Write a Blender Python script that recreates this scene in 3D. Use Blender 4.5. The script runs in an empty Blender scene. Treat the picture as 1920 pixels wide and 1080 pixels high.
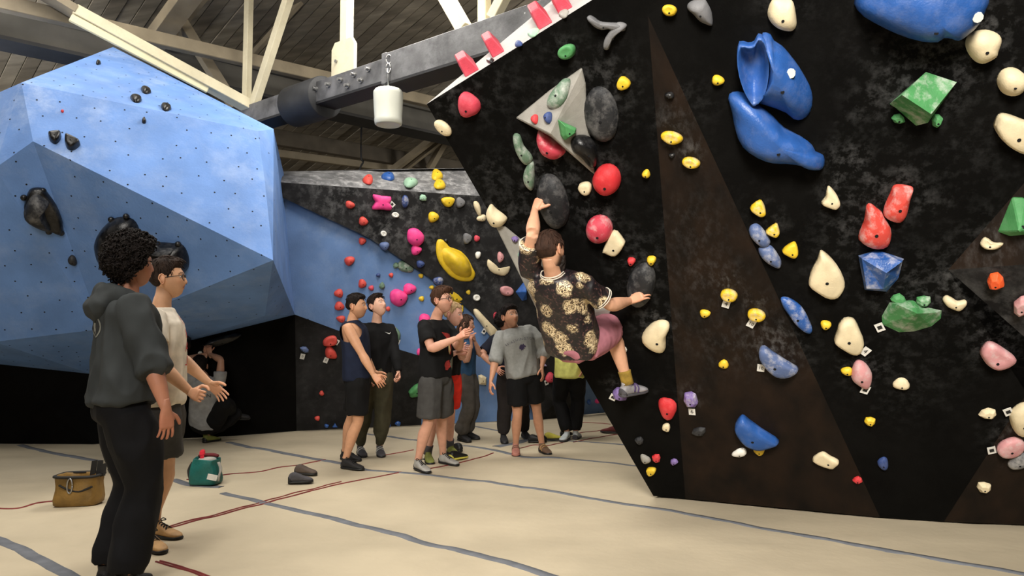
import bpy, bmesh, math, random
import numpy as np
from mathutils import Vector as V, Matrix, noise
from mathutils.bvhtree import BVHTree
random.seed(7)
SC = bpy.context.scene
COL = SC.collection
# ---------------------------------------------------------------- camera, light, exposure
F = 1400.0
PITCH = math.atan(90.0 / F)
CAM = V((0.0, 0.0, 1.3))
cam_data = bpy.data.cameras.new('camera')
cam_data.sensor_width = 36.0
cam_data.lens = 36.0 * F / 1920.0
cam_data.clip_start = 0.05
cam = bpy.data.objects.new('camera', cam_data)
COL.objects.link(cam)
cam.location = CAM
cam.rotation_euler = (math.pi / 2 + PITCH, 0, 0)
SC.camera = cam
world = bpy.data.worlds.new('world'); SC.world = world
world.use_nodes = True
world.node_tree.nodes['Background'].inputs[0].default_value = (0.9, 0.93, 1.0, 1)
world.node_tree.nodes['Background'].inputs[1].default_value = 0.15
def area(name, loc, aim, sx, sy, power, col=(1, 0.95, 0.87)):
    d = bpy.data.lights.new(name, 'AREA'); d.shape = 'RECTANGLE'; d.size = sx; d.size_y = sy
    d.energy = power; d.color = col
    o = bpy.data.objects.new(name, d); COL.objects.link(o)
    o.location = loc
    o.rotation_euler = (V(aim) - V(loc)).to_track_quat('-Z', 'Y').to_euler()
    return o
area('high_bay_light', (-1.2, 2.2, 6.4), (-1.0, 3.0, 0.0), 3.0, 3.0, 285)
area('high_bay_light', (-5.2, 7.6, 6.6), (-5.0, 7.9, 0.0), 2.5, 2.5, 310)
area('high_bay_light', (-1.0, 8.2, 5.7), (-1.0, 8.9, 0.0), 2.0, 2.0, 470)
area('high_bay_light', (-3.8, 3.2, 6.4), (-3.8, 3.4, 0.0), 2.5, 2.5, 400)
d_ = area('added_wall_wash', (-0.5, -4.5, 5.6), (1.9, 4.6, 1.7), 2.5, 2.5, 270); d_.data.spread = math.radians(52)  # unseen lamp added behind the camera, narrowed to brighten the overhang
area('added_roof_uplight', (-9.5, 8.0, 4.2), (-4.0, 13.0, 8.0), 2.5, 2.5, 480)  # this and the next two: unseen uplights added to brighten the roof boards
area('added_roof_uplight', (4.0, 13.5, 3.9), (-5.0, 14.0, 6.6), 2.0, 2.0, 520)  # added uplight, hidden beyond the right wall
area('added_roof_uplight', (-1.0, -3.5, 4.6), (-2.0, 8.0, 8.5), 2.5, 2.5, 650)  # added uplight, unseen behind the camera
SC.view_settings.view_transform = 'Standard'
SC.view_settings.look = 'None'
SC.view_settings.gamma = 1.0
SC.view_settings.use_curve_mapping = False
SC.view_settings.exposure = -0.98

# ---------------------------------------------------------------- picture helpers
_fw = V((0, math.cos(PITCH), math.sin(PITCH))); _up = V((0, -math.sin(PITCH), math.cos(PITCH)))
def ray(px, py):
    d = _fw + V((1, 0, 0)) * ((px - 960) / F) - _up * ((py - 540) / F)
    return d / d.y
def P(px, py, Y):
    return CAM + ray(px, py) * Y
def FL(px, py, z=0.0):
    d = ray(px, py)
    return CAM + d * ((z - CAM.z) / d.z)
def on_plane(px, py, p0, n):
    d = ray(px, py)
    return CAM + d * ((p0 - CAM).dot(n) / d.dot(n))
def pln(a, b, c):
    return a, (b - a).cross(c - a).normalized()

# ---------------------------------------------------------------- materials
def srgb(r, g, b):
    f = lambda c: (c / 12.92 if c <= 0.04045 else ((c + 0.055) / 1.055) ** 2.4)
    return (f(r / 255), f(g / 255), f(b / 255), 1)
_mc = {}
def mat(name, col, rough=0.6, var=0.12, scale=6.0, bump=0.15, bscale=60.0, metal=0.0, attr=None, dirt=None, stretch=None, spec=0.4, coat=0.0):
    """principled material: base colour broken up by noise, fine relief by a second noise"""
    if name in _mc: return _mc[name]
    m = bpy.data.materials.new(name); m.use_nodes = True
    nt = m.node_tree; N = nt.nodes; L = nt.links
    b = N['Principled BSDF']
    b.inputs['Roughness'].default_value = rough; b.inputs['Metallic'].default_value = metal
    b.inputs['Specular IOR Level'].default_value = spec
    b.inputs['Coat Weight'].default_value = coat
    tc = N.new('ShaderNodeTexCoord'); src = tc.outputs['Object']
    if stretch:
        mp = N.new('ShaderNodeMapping'); mp.inputs['Scale'].default_value = stretch
        L.new(src, mp.inputs['Vector']); src = mp.outputs['Vector']
    n1 = N.new('ShaderNodeTexNoise'); n1.inputs['Scale'].default_value = scale; n1.inputs['Detail'].default_value = 5
    L.new(src, n1.inputs['Vector'])
    mx = N.new('ShaderNodeMix'); mx.data_type = 'RGBA'; mx.blend_type = 'MULTIPLY'
    mx.inputs['Factor'].default_value = 1.0
    rp = N.new('ShaderNodeMapRange')
    rp.inputs['From Min'].default_value = 0.3; rp.inputs['From Max'].default_value = 0.7
    rp.inputs['To Min'].default_value = 1 - var * 1.6; rp.inputs['To Max'].default_value = 1 + var
    L.new(n1.outputs['Fac'], rp.inputs['Value'])
    if attr:
        a = N.new('ShaderNodeAttribute'); a.attribute_name = attr
        L.new(a.outputs['Color'], mx.inputs['A'])
    else:
        mx.inputs['A'].default_value = col
    L.new(rp.outputs['Result'], mx.inputs['B'])
    out = mx.outputs['Result']
    if dirt:                                   # (attribute or None, colour, base amount, noise scale)
        an, dc, amt, ds = dirt
        n3 = N.new('ShaderNodeTexNoise'); n3.inputs['Scale'].default_value = ds; n3.inputs['Detail'].default_value = 8; n3.inputs['Roughness'].default_value = 0.7
        L.new(src, n3.inputs['Vector'])
        ma = N.new('ShaderNodeMapRange'); ma.inputs['From Min'].default_value = 0.47; ma.inputs['From Max'].default_value = 0.74
        L.new(n3.outputs['Fac'], ma.inputs['Value'])
        fac = N.new('ShaderNodeMath'); fac.operation = 'MULTIPLY'; L.new(ma.outputs['Result'], fac.inputs[0])
        if an:
            a2 = N.new('ShaderNodeAttribute'); a2.attribute_name = an
            ad = N.new('ShaderNodeMath'); ad.operation = 'ADD'; ad.inputs[1].default_value = amt
            L.new(a2.outputs['Fac'], ad.inputs[0]); L.new(ad.outputs[0], fac.inputs[1])
        else:
            fac.inputs[1].default_value = amt
        m2 = N.new('ShaderNodeMix'); m2.data_type = 'RGBA'; m2.clamp_factor = True
        L.new(fac.outputs[0], m2.inputs['Factor']); L.new(out, m2.inputs['A']); m2.inputs['B'].default_value = dc
        out = m2.outputs['Result']
    L.new(out, b.inputs['Base Color'])
    if bump:
        n2 = N.new('ShaderNodeTexNoise'); n2.inputs['Scale'].default_value = bscale; n2.inputs['Detail'].default_value = 3
        L.new(src, n2.inputs['Vector'])
        bp = N.new('ShaderNodeBump'); bp.inputs['Strength'].default_value = bump; bp.inputs['Distance'].default_value = 0.01
        L.new(n2.outputs['Fac'], bp.inputs['Height']); L.new(bp.outputs['Normal'], b.inputs['Normal'])
    _mc[name] = m
    return m

CHALK = (0.42, 0.42, 0.42, 1)
M_BLACK = mat('black_wall_paint', (0.0026, 0.0024, 0.0021, 1), 0.8, 0.3, 3, 0.12, 90, dirt=('chalk', CHALK, 0.003, 15), spec=0.08)
M_BLACKB = mat('charcoal_wall_paint', (0.016, 0.0155, 0.016, 1), 0.75, 0.35, 3, 0.12, 90, dirt=('chalk', CHALK, 0.04, 8), spec=0.2)
M_BROWN = mat('dark_stained_plywood', (0.0105, 0.0052, 0.0025, 1), 0.7, 0.45, 2.2, 0.1, 60, dirt=('chalk', CHALK, 0.002, 9), stretch=(2.6, 2.6, 0.8), spec=0.2)
M_BLUE = mat('blue_wall_paint', srgb(104, 142, 204), 0.62, 0.10, 2.5, 0.25, 45, dirt=('chalk', (0.62, 0.70, 0.82, 1), 0.12, 3), spec=0.3)
M_BLUEB = mat('blue_back_wall_paint', srgb(96, 126, 172), 0.62, 0.12, 2.5, 0.2, 45, dirt=('chalk', (0.5, 0.56, 0.64, 1), 0.12, 3), spec=0.3)
M_SLABG = mat('chalky_grey_slab_paint', (0.15, 0.15, 0.155, 1), 0.75, 0.3, 5, 0.2, 60, dirt=('chalk', (0.55, 0.55, 0.55, 1), 0.55, 7))
M_SLABW = mat('chalk_white_slab_paint', (0.42, 0.41, 0.40, 1), 0.7, 0.1, 4, 0.15, 50)
M_MAT = mat('beige_mat_cloth', srgb(190, 177, 152), 0.85, 0.10, 0.9, 0.25, 14, dirt=(None, srgb(140, 125, 102), 0.22, 0.8), spec=0.2)
M_SEAM = mat('grey_seam_tape', srgb(104, 107, 113), 0.8, 0.15, 9, 0.2, 80)
M_STITCH = mat('dark_red_stitching', srgb(122, 48, 46), 0.8, 0.2, 20, 0.1, 80)
M_PLANK = mat('aged_roof_board', srgb(146, 132, 108), 0.8, 0.22, 2.0, 0.25, 30, stretch=(0.5, 4, 4))
M_CREAM = mat('cream_painted_timber', srgb(226, 216, 184), 0.65, 0.10, 3, 0.2, 25, dirt=(None, srgb(150, 135, 105), 0.35, 6))
M_GREYT = mat('grey_painted_girder', srgb(104, 101, 94), 0.75, 0.15, 2, 0.15, 25)
M_DULL = mat('dull_timber', srgb(150, 138, 116), 0.75, 0.15, 3, 0.2, 25)
M_BEAM = mat('worn_steel_plate', srgb(112, 112, 114), 0.55, 0.3, 4, 0.15, 40, dirt=(None, srgb(46, 46, 48), 0.8, 3), metal=0.3)
M_BEAMU = mat('black_steel_plate', (0.012, 0.012, 0.014, 1), 0.6, 0.2, 4, 0.1, 40)
M_RUBBER = mat('black_rubber_pad', (0.022, 0.023, 0.026, 1), 0.6, 0.15, 8, 0.1, 40)
M_STEEL = mat('bright_steel', srgb(165, 165, 165), 0.35, 0.1, 20, 0.05, 60, metal=0.9)
M_WHITEP = mat('white_plastic', srgb(226, 228, 216), 0.4, 0.04, 4, 0.03, 60)
M_HOLE = mat('dark_bolt_hole', (0.004, 0.004, 0.005, 1), 0.9, 0.1, 20, 0)
M_TAG = mat('white_tag_card', srgb(222, 220, 214), 0.6, 0.06, 20, 0)
M_INK = mat('black_print', (0.012, 0.012, 0.012, 1), 0.6, 0.05, 20, 0)
M_ROOM = mat('grey_building_wall', srgb(120, 114, 104), 0.85, 0.1, 1, 0.1, 10)

# ---------------------------------------------------------------- object helpers
def adopt(o, parent):
    """parent a mesh given in the world's own coordinates"""
    o.parent = parent
    if parent.parent is None: o.matrix_parent_inverse = Matrix.Translation(parent.location).inverted()
def mesh_obj(name, verts, faces, m=None, parent=None, smooth=False):
    me = bpy.data.meshes.new(name)
    me.from_pydata([tuple(v) for v in verts], [], faces)
    if m: me.materials.append(m)
    if smooth: me.shade_smooth()
    o = bpy.data.objects.new(name, me); COL.objects.link(o)
    if parent: adopt(o, parent)
    return o
def bm_obj(name, bm, m=None, parent=None, smooth=False):
    me = bpy.data.meshes.new(name)
    bmesh.ops.recalc_face_normals(bm, faces=bm.faces[:])
    bm.to_mesh(me); bm.free()
    if m: me.materials.append(m)
    if smooth: me.shade_smooth()
    o = bpy.data.objects.new(name, me); COL.objects.link(o)
    if parent: adopt(o, parent)
    return o
def tag(o, label=None, cat=None, group=None, kind=None):
    if label: o['label'] = label
    if cat: o['category'] = cat
    if group: o['group'] = group
    if kind: o['kind'] = kind
    return o
def empty(name, loc=(0, 0, 0)):
    o = bpy.data.objects.new(name, None); COL.objects.link(o); o.location = loc
    o.empty_display_size = 0.1
    return o
def box_bm(bm, c, ex, ey, ez):
    """box about c with half-axis vectors ex, ey, ez"""
    c, ex, ey, ez = V(c), V(ex), V(ey), V(ez)
    vs = [bm.verts.new(c + ex * a + ey * b + ez * d) for a in (-1, 1) for b in (-1, 1) for d in (-1, 1)]
    for q in ((0, 1, 3, 2), (4, 6, 7, 5), (0, 4, 5, 1), (2, 3, 7, 6), (0, 2, 6, 4), (1, 5, 7, 3)):
        bm.faces.new([vs[i] for i in q])
def bar(name, a, b, w, h, m, parent=None, side=None, bev=0.0):
    """a timber or steel bar from a to b, w wide along side, h the other way"""
    a, b = V(a), V(b)
    bm = bmesh.new()
    ax = (b - a).normalized()
    s = V(side) if side else V((0, 0, 1)).cross(ax)
    if s.length < 1e-3: s = V((1, 0, 0))
    s = (s - ax * s.dot(ax)).normalized(); u = ax.cross(s)
    box_bm(bm, (a + b) / 2, ax * ((b - a).length / 2), s * (w / 2), u * (h / 2))
    if bev: bmesh.ops.bevel(bm, geom=bm.edges[:], offset=bev, segments=1, affect='EDGES')
    return bm_obj(name, bm, m, parent)
def loft_bm(bm, secs, n=14, cap=True, power=2.0):
    """closed skin over sections (centre, half-axis u, half-axis v)"""
    rings = []
    for s in secs:
        c, u, v = s[0], s[1], s[2]
        pw = s[3] if len(s) > 3 else power
        r = []
        for i in range(n):
            t = 2 * math.pi * i / n
            ct, st = math.cos(t), math.sin(t)
            ct = math.copysign(abs(ct) ** (2 / pw), ct); st = math.copysign(abs(st) ** (2 / pw), st)
            r.append(bm.verts.new(c + u * ct + v * st))
        rings.append(r)
    for a, b in zip(rings, rings[1:]):
        for i in range(n):
            j = (i + 1) % n
            bm.faces.new((a[i], a[j], b[j], b[i]))
    if cap:
        bm.faces.new(list(reversed(rings[0]))); bm.faces.new(rings[-1])
    return rings
def frame_of(ax, hint=V((0, 0, 1))):
    ax = ax.normalized()
    s = hint - ax * hint.dot(ax)
    if s.length < 1e-4:
        s = V((1, 0, 0)) - ax * ax.x
    s.normalize()
    return s, ax.cross(s)
def tube_bm(bm, pts, rad, n=8, hint=V((0, 0, 1)), flat=1.0):
    secs = []
    for i, p in enumerate(pts):
        a = pts[max(0, i - 1)]; b = pts[min(len(pts) - 1, i + 1)]
        s, u = frame_of(b - a, hint)
        r = rad[i] if isinstance(rad, (list, tuple)) else rad
        secs.append((p, s * r, u * r * flat))
    return loft_bm(bm, secs, n)
def crom(pts, k=4):
    """Catmull-Rom through pts, k steps a span"""
    if len(pts) < 3: return list(pts)
    out = []
    q = [pts[0] * 2 - pts[1]] + list(pts) + [pts[-1] * 2 - pts[-2]] if isinstance(pts[0], V) else [2 * pts[0] - pts[1]] + list(pts) + [2 * pts[-1] - pts[-2]]
    for i in range(1, len(q) - 2):
        p0, p1, p2, p3 = q[i - 1], q[i], q[i + 1], q[i + 2]
        for s in range(k):
            t = s / k
            out.append(0.5 * ((2 * p1) + (p2 - p0) * t + (2 * p0 - 5 * p1 + 4 * p2 - p3) * t * t + (3 * p1 - p0 - 3 * p2 + p3) * t ** 3))
    out.append(pts[-1])
    return out
def text_obj(name, s, size, mtx, m, parent, ext=0.0008):
    cu = bpy.data.curves.new(name, 'FONT'); cu.body = s; cu.size = size
    cu.align_x = 'CENTER'; cu.align_y = 'CENTER'; cu.extrude = ext; cu.resolution_u = 3
    t = bpy.data.objects.new(name, cu); COL.objects.link(t)
    me = bpy.data.meshes.new_from_object(t.evaluated_get(bpy.context.evaluated_depsgraph_get()))
    bpy.data.objects.remove(t)
    me.transform(mtx); me.materials.clear(); me.materials.append(m)
    o = bpy.data.objects.new(name, me); COL.objects.link(o)
    if parent: adopt(o, parent)
    return o
# ================================================================ the setting: climbing walls
PANELS = []          # (name, material, label, list of world points, parent key, subdivide)
def tri_fan(pts):
    return [(0, i, i + 1) for i in range(1, len(pts) - 1)]
floor_root = None
# --- right overhang: three facets share the base line on the mat
LB = FL(1225, 930); B1 = FL(1285, 935); B2 = FL(1650, 970); B3 = FL(1770, 978); B4 = FL(1925, 984)
APEX = P(1215, 30, 4.0)
pF1 = pln(LB, B1, APEX)
LT = on_plane(800, 195, *pF1); T1 = on_plane(1110, 0, *pF1); T2 = on_plane(1224, -72, *pF1)
pF3 = pln(APEX, B2, B3)
T3 = on_plane(1500, -230, *pF3); T4 = on_plane(2150, -230, *pF3)
TIP = on_plane(1778, 506, *pF3)
nF3 = pF3[1] if pF3[1].y < 0 else -pF3[1]
RB1 = on_plane(1925, 338, *pF3); RB2 = on_plane(2150, 90, *pF3)
RB3 = on_plane(1930, 640, *pF3); RB4 = on_plane(2150, 800, *pF3)
RG1 = on_plane(1905, 497, pF3[0] + nF3 * 0.10, nF3); RG2 = on_plane(2150, 478, pF3[0] + nF3 * 0.28, nF3)
BR = on_plane(1925, 738, *pF3); BR2 = on_plane(2150, 380, *pF3)
B5 = FL(2150, 990)
SL1 = P(1036, 0, LT.y + 0.12 + 0.0); SL1 = P(1036, 0, 4.72); SL2 = P(1130, -100, 4.85)
M1 = 'right'
def panel(m, pts, parent, label=None, cuts=0, name='panel'):
    PANELS.append(dict(m=m, pts=pts, parent=parent, label=label, cuts=cuts, name=name))
panel(M_BLACK, [LB, LT, T1, T2, APEX, B1], 'r', 'black painted overhanging panel under the climber', 34)
panel(M_BROWN, [APEX, B2, B1], 'r', 'brown stained triangular plywood panel', 40)
panel(M_BLACK, [B2, APEX, T2, T3, T4, RB2, RB1, TIP, BR, B3], 'r', 'black painted overhanging panel with many holds', 34)
panel(M_BROWN, [TIP, RB1, RB2, RG2, RG1], 'r', 'upper brown face of the jutting wedge', 14)
panel(M_BLACKB, [TIP, RG1, RG2, RB4, RB3], 'r', 'chalky underside of the jutting wedge', 14)
panel(M_BLACK, [TIP, RB3, BR], 'r', 'narrow black panel below the wedge', 14)
panel(M_BROWN, [B3, BR, RB3, RB4, B5, B4], 'r', 'dark brown panel at the foot of the wall', 14)
panel(M_SLABW, [LT, SL1, SL2, T2, T1], 'r', 'white slab above the overhang', 0)
bk = [V((1.9, 7.6, 0)), V((0.6, 6.4, 3.3)), V((5.5, 7.6, 0)), V((5.5, 6.4, 4.6))]
panel(M_BLACK, [LB, bk[0], bk[1], LT], 'r', None, 0)
panel(M_BLACK, [LT, bk[1], SL2, SL1], 'r', None, 0)
panel(M_BLACK, [bk[0], bk[2], bk[3], bk[1]], 'r', None, 0)
panel(M_BLACK, [SL2, bk[1], bk[3], T4, T3, T2], 'r', None, 0)
# --- blue boulder wall on the left
b_pk = P(212, 88, 9.3); b_m = P(62, 265, 6.75); b_c1 = P(484, 246, 7.8); b_e = P(512, 488, 7.1)
b_l = on_plane(40, 155, *pln(b_m, b_e, b_c1)); b_l0 = P(-8, 176, 7.15); b_c2 = P(513, 242, 8.2); b_c3 = P(497, 345, 7.5)
b_r = P(553, 590, 9.9); b_rt = P(532, 325, 9.9); b_rt0 = P(513, 244, 9.4)
b_b = P(497, 592, 8.5); b_mb = P(190, 617, 8.0); b_lb = P(-10, 641, 7.8); b_lm = P(-10, 316, 6.75)
u_0 = P(-10, 682, 8.8); u_1 = P(170, 701, 9.0); u_2 = P(330, 645, 9.3)
g_0 = FL(-10, 832); g_1 = FL(175, 833); g_2 = FL(300, 824); g_3 = FL(430, 818); g_4 = FL(556, 808)
far_l = P(-330, 300, 7.6); far_lb = P(-330, 640, 8.6); far_u = P(-330, 690, 9.4); far_g = FL(-330, 836); far_t = P(-330, 190, 8.4)
panel(M_BLUE, [b_l, b_c1, b_pk], 'l', 'pale blue slab facet at the top', 18)
panel(M_BLUE, [b_pk, b_c1, b_c2], 'l', None, 4)
panel(M_BLUE, [b_l, b_m, b_e, b_c1], 'l', 'bright blue upright facet', 22)
panel(M_BLUE, [b_c1, b_e, b_c3, b_c2], 'l', 'rounded blue corner strip', 6)
panel(M_BLUE, [b_c2, b_c3, b_e, b_r, b_rt, b_rt0], 'l', 'narrow pale blue return facet', 8)
panel(M_BLUE, [b_l0, b_lm, b_m, b_l], 'l', 'blue facet at the frame edge', 8)
panel(M_BLUE, [b_m, b_lm, b_lb, b_mb], 'l', 'lower blue overhanging facet', 12)
panel(M_BLUE, [b_m, b_mb, b_b, b_e], 'l', 'wide blue overhanging facet', 22)
panel(M_BLUE, [b_e, b_b, b_r], 'l', None, 6)
panel(M_BLUE, [b_lb, u_0, u_1, b_mb], 'l', 'blue underside facet', 8)
panel(M_BLUE, [b_mb, u_1, u_2, b_b], 'l', 'blue underside facet over the crouching climber', 8)
panel(M_BLUE, [b_b, u_2, b_r], 'l', None, 6)
panel(M_BLUE, [b_l0, far_t, far_l, b_lm], 'l', None, 0)
panel(M_BLUE, [b_lm, far_l, far_lb, b_lb], 'l', None, 0)
panel(M_BLUE, [b_lb, far_lb, far_u, u_0], 'l', None, 0)
panel(M_BLACK, [u_0, g_0, g_1, u_1], 'l', 'black base panel under the blue boulder', 8)
panel(M_BLACK, [u_1, g_1, g_2, g_3, u_2], 'l', 'black base panel behind the crouching climber', 8)
panel(M_BLACK, [u_2, g_3, g_4, b_r], 'l', 'black base panel at the inside corner', 8)
panel(M_BLACK, [far_u, far_g, g_0, u_0], 'l', None, 0)
panel(M_BLUE, [b_pk, b_c2, b_rt0, V((-3.6, 11.5, 3.9)), V((-8.5, 11.5, 4.9)), far_t, b_l0, b_l], 'l', None, 0)
# --- back wall beyond the boulder
pBK = pln(P(535, 343, 9.65), P(890, 367, 10.7), P(935, 640, 11.25))
bk = lambda x, y: on_plane(x, y, *pBK)
k_tl = bk(498, 340); k_tr = bk(890, 367); k_far = bk(1330, 397)
diag = [bk(505, 359), bk(690, 445), bk(835, 540), bk(885, 586), bk(940, 648), bk(985, 720)]
k_f0 = FL(1006, 788); k_f1 = FL(1084, 780); k_m = bk(1094, 708); k_r = bk(1330, 500)
panel(M_BLACKB, [k_tl] + diag + [k_f0, k_f1, k_m, k_r, k_far], 'b', 'charcoal upper panel full of coloured holds', 26)
back = V((0.03, 0.12, 0))
lo = [P(553, 590, 9.93), P(640, 622, 10.2), P(790, 668, 10.72)]
g5 = FL(790, 797); g6 = FL(932, 790); g6b = FL(1006, 788) + back
panel(M_BLUEB, [P(532, 582, 9.8), lo[0], lo[1], lo[2], g5, g6, g6b] + [d + back for d in reversed(diag)], 'b', 'blue panel behind the watching people', 22)
panel(M_BLACKB, [lo[0], g_4, g5, lo[2], lo[1]], 'b', 'low charcoal panel behind the watching people', 16)
panel(M_BLUEB, [k_m + back, FL(1084, 780) + back, FL(1132, 775) + back, FL(1330, 763), k_r + back], 'b', 'blue panel beyond the overhang', 8)
# small shelf where the charcoal panel stands proud of the blue one
for a_, b_ in zip(diag, diag[1:]):
    panel(M_BLACKB, [a_, a_ + back, b_ + back, b_], 'b', None, 0)
lip = [P(498, 333, 9.62), P(885, 355, 10.78), P(1330, 380, 12.1)]
panel(M_SLABG, [k_tl, lip[0], lip[1], k_tr], 'b', 'chalked edge strip under the slab', 10)
panel(M_SLABG, [k_tr, lip[1], lip[2], k_far], 'b', None, 2)
top = [P(498, 322, 10.15), P(700, 318, 10.8), P(868, 315, 11.35), P(1330, 308, 12.9)]
panel(M_SLABG, [lip[0], top[0], top[1], top[2], lip[1]], 'b', 'grey chalky slab along the top', 14)
panel(M_SLABG, [lip[1], top[2], top[3], lip[2]], 'b', None, 2)
panel(M_BLACKB, [top[0], V((-3.3, 12.2, 3.5)), V((3.5, 15.0, 3.5)), top[3]], 'b', None, 0)

_pv = []; _pf = []; _pi = []
for k, p in enumerate(PANELS):
    o = len(_pv); _pv += [tuple(v) for v in p['pts']]
    bm = bmesh.new(); vs = [bm.verts.new(v) for v in p['pts']]
    f = bm.faces.new(vs)
    res = bmesh.ops.triangulate(bm, faces=[f])
    bm.verts.index_update()
    p['tris'] = [[v.index for v in t.verts] for t in bm.faces]
    for t in p['tris']:
        _pf.append([o + i for i in t]); _pi.append(k)
    bm.free()
BVH = BVHTree.FromPolygons(_pv, _pf)
def hit(px, py):
    d = ray(px, py)
    loc, n, idx, dist = BVH.ray_cast(CAM, d.normalized())
    if loc is None: return None
    if n.dot(d) > 0: n = -n
    return loc, n, _pi[idx]
CHALKS = []     # (centre, radius, strength) filled by the holds before the panels are meshed
def build_walls():
    roots = {}
    for key, nm in (('r', 'wall_right'), ('l', 'wall_left'), ('b', 'wall_back')):
        roots[key] = tag(empty(nm, {'r': LB, 'l': g_1, 'b': g5}[key]), kind='structure')
    cc = np.array([list(c[0]) for c in CHALKS]); cr = np.array([c[1] for c in CHALKS]); cs = np.array([c[2] for c in CHALKS])
    for p in PANELS:
        bm = bmesh.new(); vs = [bm.verts.new(v) for v in p['pts']]
        for t in p['tris']: bm.faces.new([vs[i] for i in t])
        if p['cuts']:
            big = max(e.calc_length() for e in bm.edges); target = max(0.035, big / p['cuts'])
            for _ in range(9):
                es = [e for e in bm.edges if e.calc_length() > target * 1.5]
                if not es: break
                bmesh.ops.subdivide_edges(bm, edges=es, cuts=1)
                bmesh.ops.triangulate(bm, faces=[f for f in bm.faces if len(f.verts) > 4])
        o = bm_obj(p['name'], bm, p['m'], roots[p['parent']])
        if p['label']: o['label'] = p['label']
        me = o.data; n = len(me.vertices)
        if p['cuts'] and len(CHALKS):
            co = np.empty(n * 3); me.vertices.foreach_get('co', co); co = co.reshape(-1, 3)
            d2 = ((co[:, None, :] - cc[None]) ** 2).sum(2)
            ch = (np.exp(-d2 / cr ** 2) * cs).max(1) * (0.28 if p['parent'] == 'r' else 0.8)
            at = me.attributes.new('chalk', 'FLOAT', 'POINT'); at.data.foreach_set('value', ch.astype(np.float32))
    return roots

# ---------------------------------------------------------------- mat floor
def mat_h(x, y):
    """slack of the mat cover"""
    return 0.010 * noise.noise(V((x * 0.9, y * 0.9, 3))) + 0.011 * noise.noise(V((x * 1.6 + y * .5, y * 4.2, 7))) + 0.006 * noise.noise(V((x * 5 - y * 2, y * 6, 1))) - 0.010
def build_floor():
    root = tag(empty('floor', (0, 8, 0)), kind='structure')
    nx, ny = 230, 280
    xs = np.linspace(-11, 8, nx); ys = np.linspace(-4.5, 20, ny)
    vs = [(x, y, 0.0) for y in ys for x in xs]
    fs = [(j * nx + i, j * nx + i + 1, (j + 1) * nx + i + 1, (j + 1) * nx + i) for j in range(ny - 1) for i in range(nx - 1)]
    m = mesh_obj('mat_cover', vs, fs, M_MAT, root, True)
    h = mat_h
    for v in m.data.vertices: v.co.z = h(v.co.x, v.co.y)
    def ribbon(name, pts, w, mt, z=0.006):
        q = [FL(*p) for p in pts]; q = crom(q, 8)
        # lay it on the cloth, close steps so it follows the waves
        r = []
        for a, b in zip(q, q[1:]):
            k = max(1, int((b - a).length / 0.12))
            r += [a.lerp(b, i / k) for i in range(k)]
        r.append(q[-1])
        bm = bmesh.new(); L = []
        for i, p in enumerate(r):
            a = r[max(0, i - 1)]; b = r[min(len(r) - 1, i + 1)]
            t = (b - a).normalized(); s = V((-t.y, t.x, 0)).normalized() * (w / 2)
            e = 1.0 + 0.10 * noise.noise(p * 3.0)
            s *= e
            zz = h(p.x, p.y)
            L.append([bm.verts.new(V((p.x, p.y, zz + dz)) + k * s) for k, dz in ((-1, -0.004), (-0.8, z), (0.8, z), (1, -0.004))])
        for a, b in zip(L, L[1:]):
            for i in range(3): bm.faces.new((a[i], a[i + 1], b[i + 1], b[i]))
        return bm_obj(name, bm, mt, root, True)
    for pts, w in (([(-30, 998), (60, 1038), (165, 1098)], 0.085),
                   ([(325, 898), (355, 906), (415, 911)], 0.085),
                   ([(418, 924), (520, 947), (600, 965), (740, 999), (800, 1015), (930, 1047), (1090, 1090)], 0.068),
                   ([(38, 833), (90, 846), (185, 863)], 0.085),
                   ([(428, 828), (540, 850), (640, 868), (690, 880)], 0.085),
                   ([(690, 880), (840, 892), (1000, 915), (1225, 950), (1500, 1000), (1940, 1078)], 0.058),
                   ([(686, 812), (730, 818), (790, 826)], 0.07),
                   ([(868, 834), (930, 843), (985, 856), (1050, 858)], 0.08),
                   ([(1050, 858), (1110, 863), (1194, 873)], 0.05),
                   ([(880, 797), (945, 808)], 0.06),
                   ([(930, 836), (965, 830), (1000, 822)], 0.13),
                   ([(1000, 822), (1080, 826), (1170, 832)], 0.05)):
        ribbon('seam_strip', pts, w, M_SEAM)
    for pts, w in (([(-20, 949), (30, 950), (70, 941), (110, 937), (185, 935)], 0.016),
                   ([(296, 992), (330, 984), (400, 967), (440, 957), (500, 942), (560, 926), (640, 906), (752, 884)], 0.013),
                   ([(300, 989), (345, 977), (405, 963), (500, 938), (560, 922), (640, 902)], 0.008),
                   ([(350, 899), (415, 890), (500, 880), (570, 868), (610, 861)], 0.014),
                   ([(720, 852), (775, 842)], 0.014),
                   ([(292, 1049), (325, 1059), (352, 1069), (390, 1086)], 0.010),
                   ([(300, 1048), (330, 1056), (360, 1069), (398, 1084)], 0.008),
                   ([(805, 878), (880, 862), (925, 848)], 0.014),
                   ([(975, 839), (1000, 834), (1030, 835), (1055, 829)], 0.014),
                   ([(1075, 828), (1110, 821), (1165, 813)], 0.014),
                   ([(1080, 812), (1110, 808), (1150, 803)], 0.014),
                   ([(1090, 790), (1145, 794)], 0.014)):
        ribbon('stitch_line', pts, w, M_STITCH, 0.008)
    return root
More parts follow.
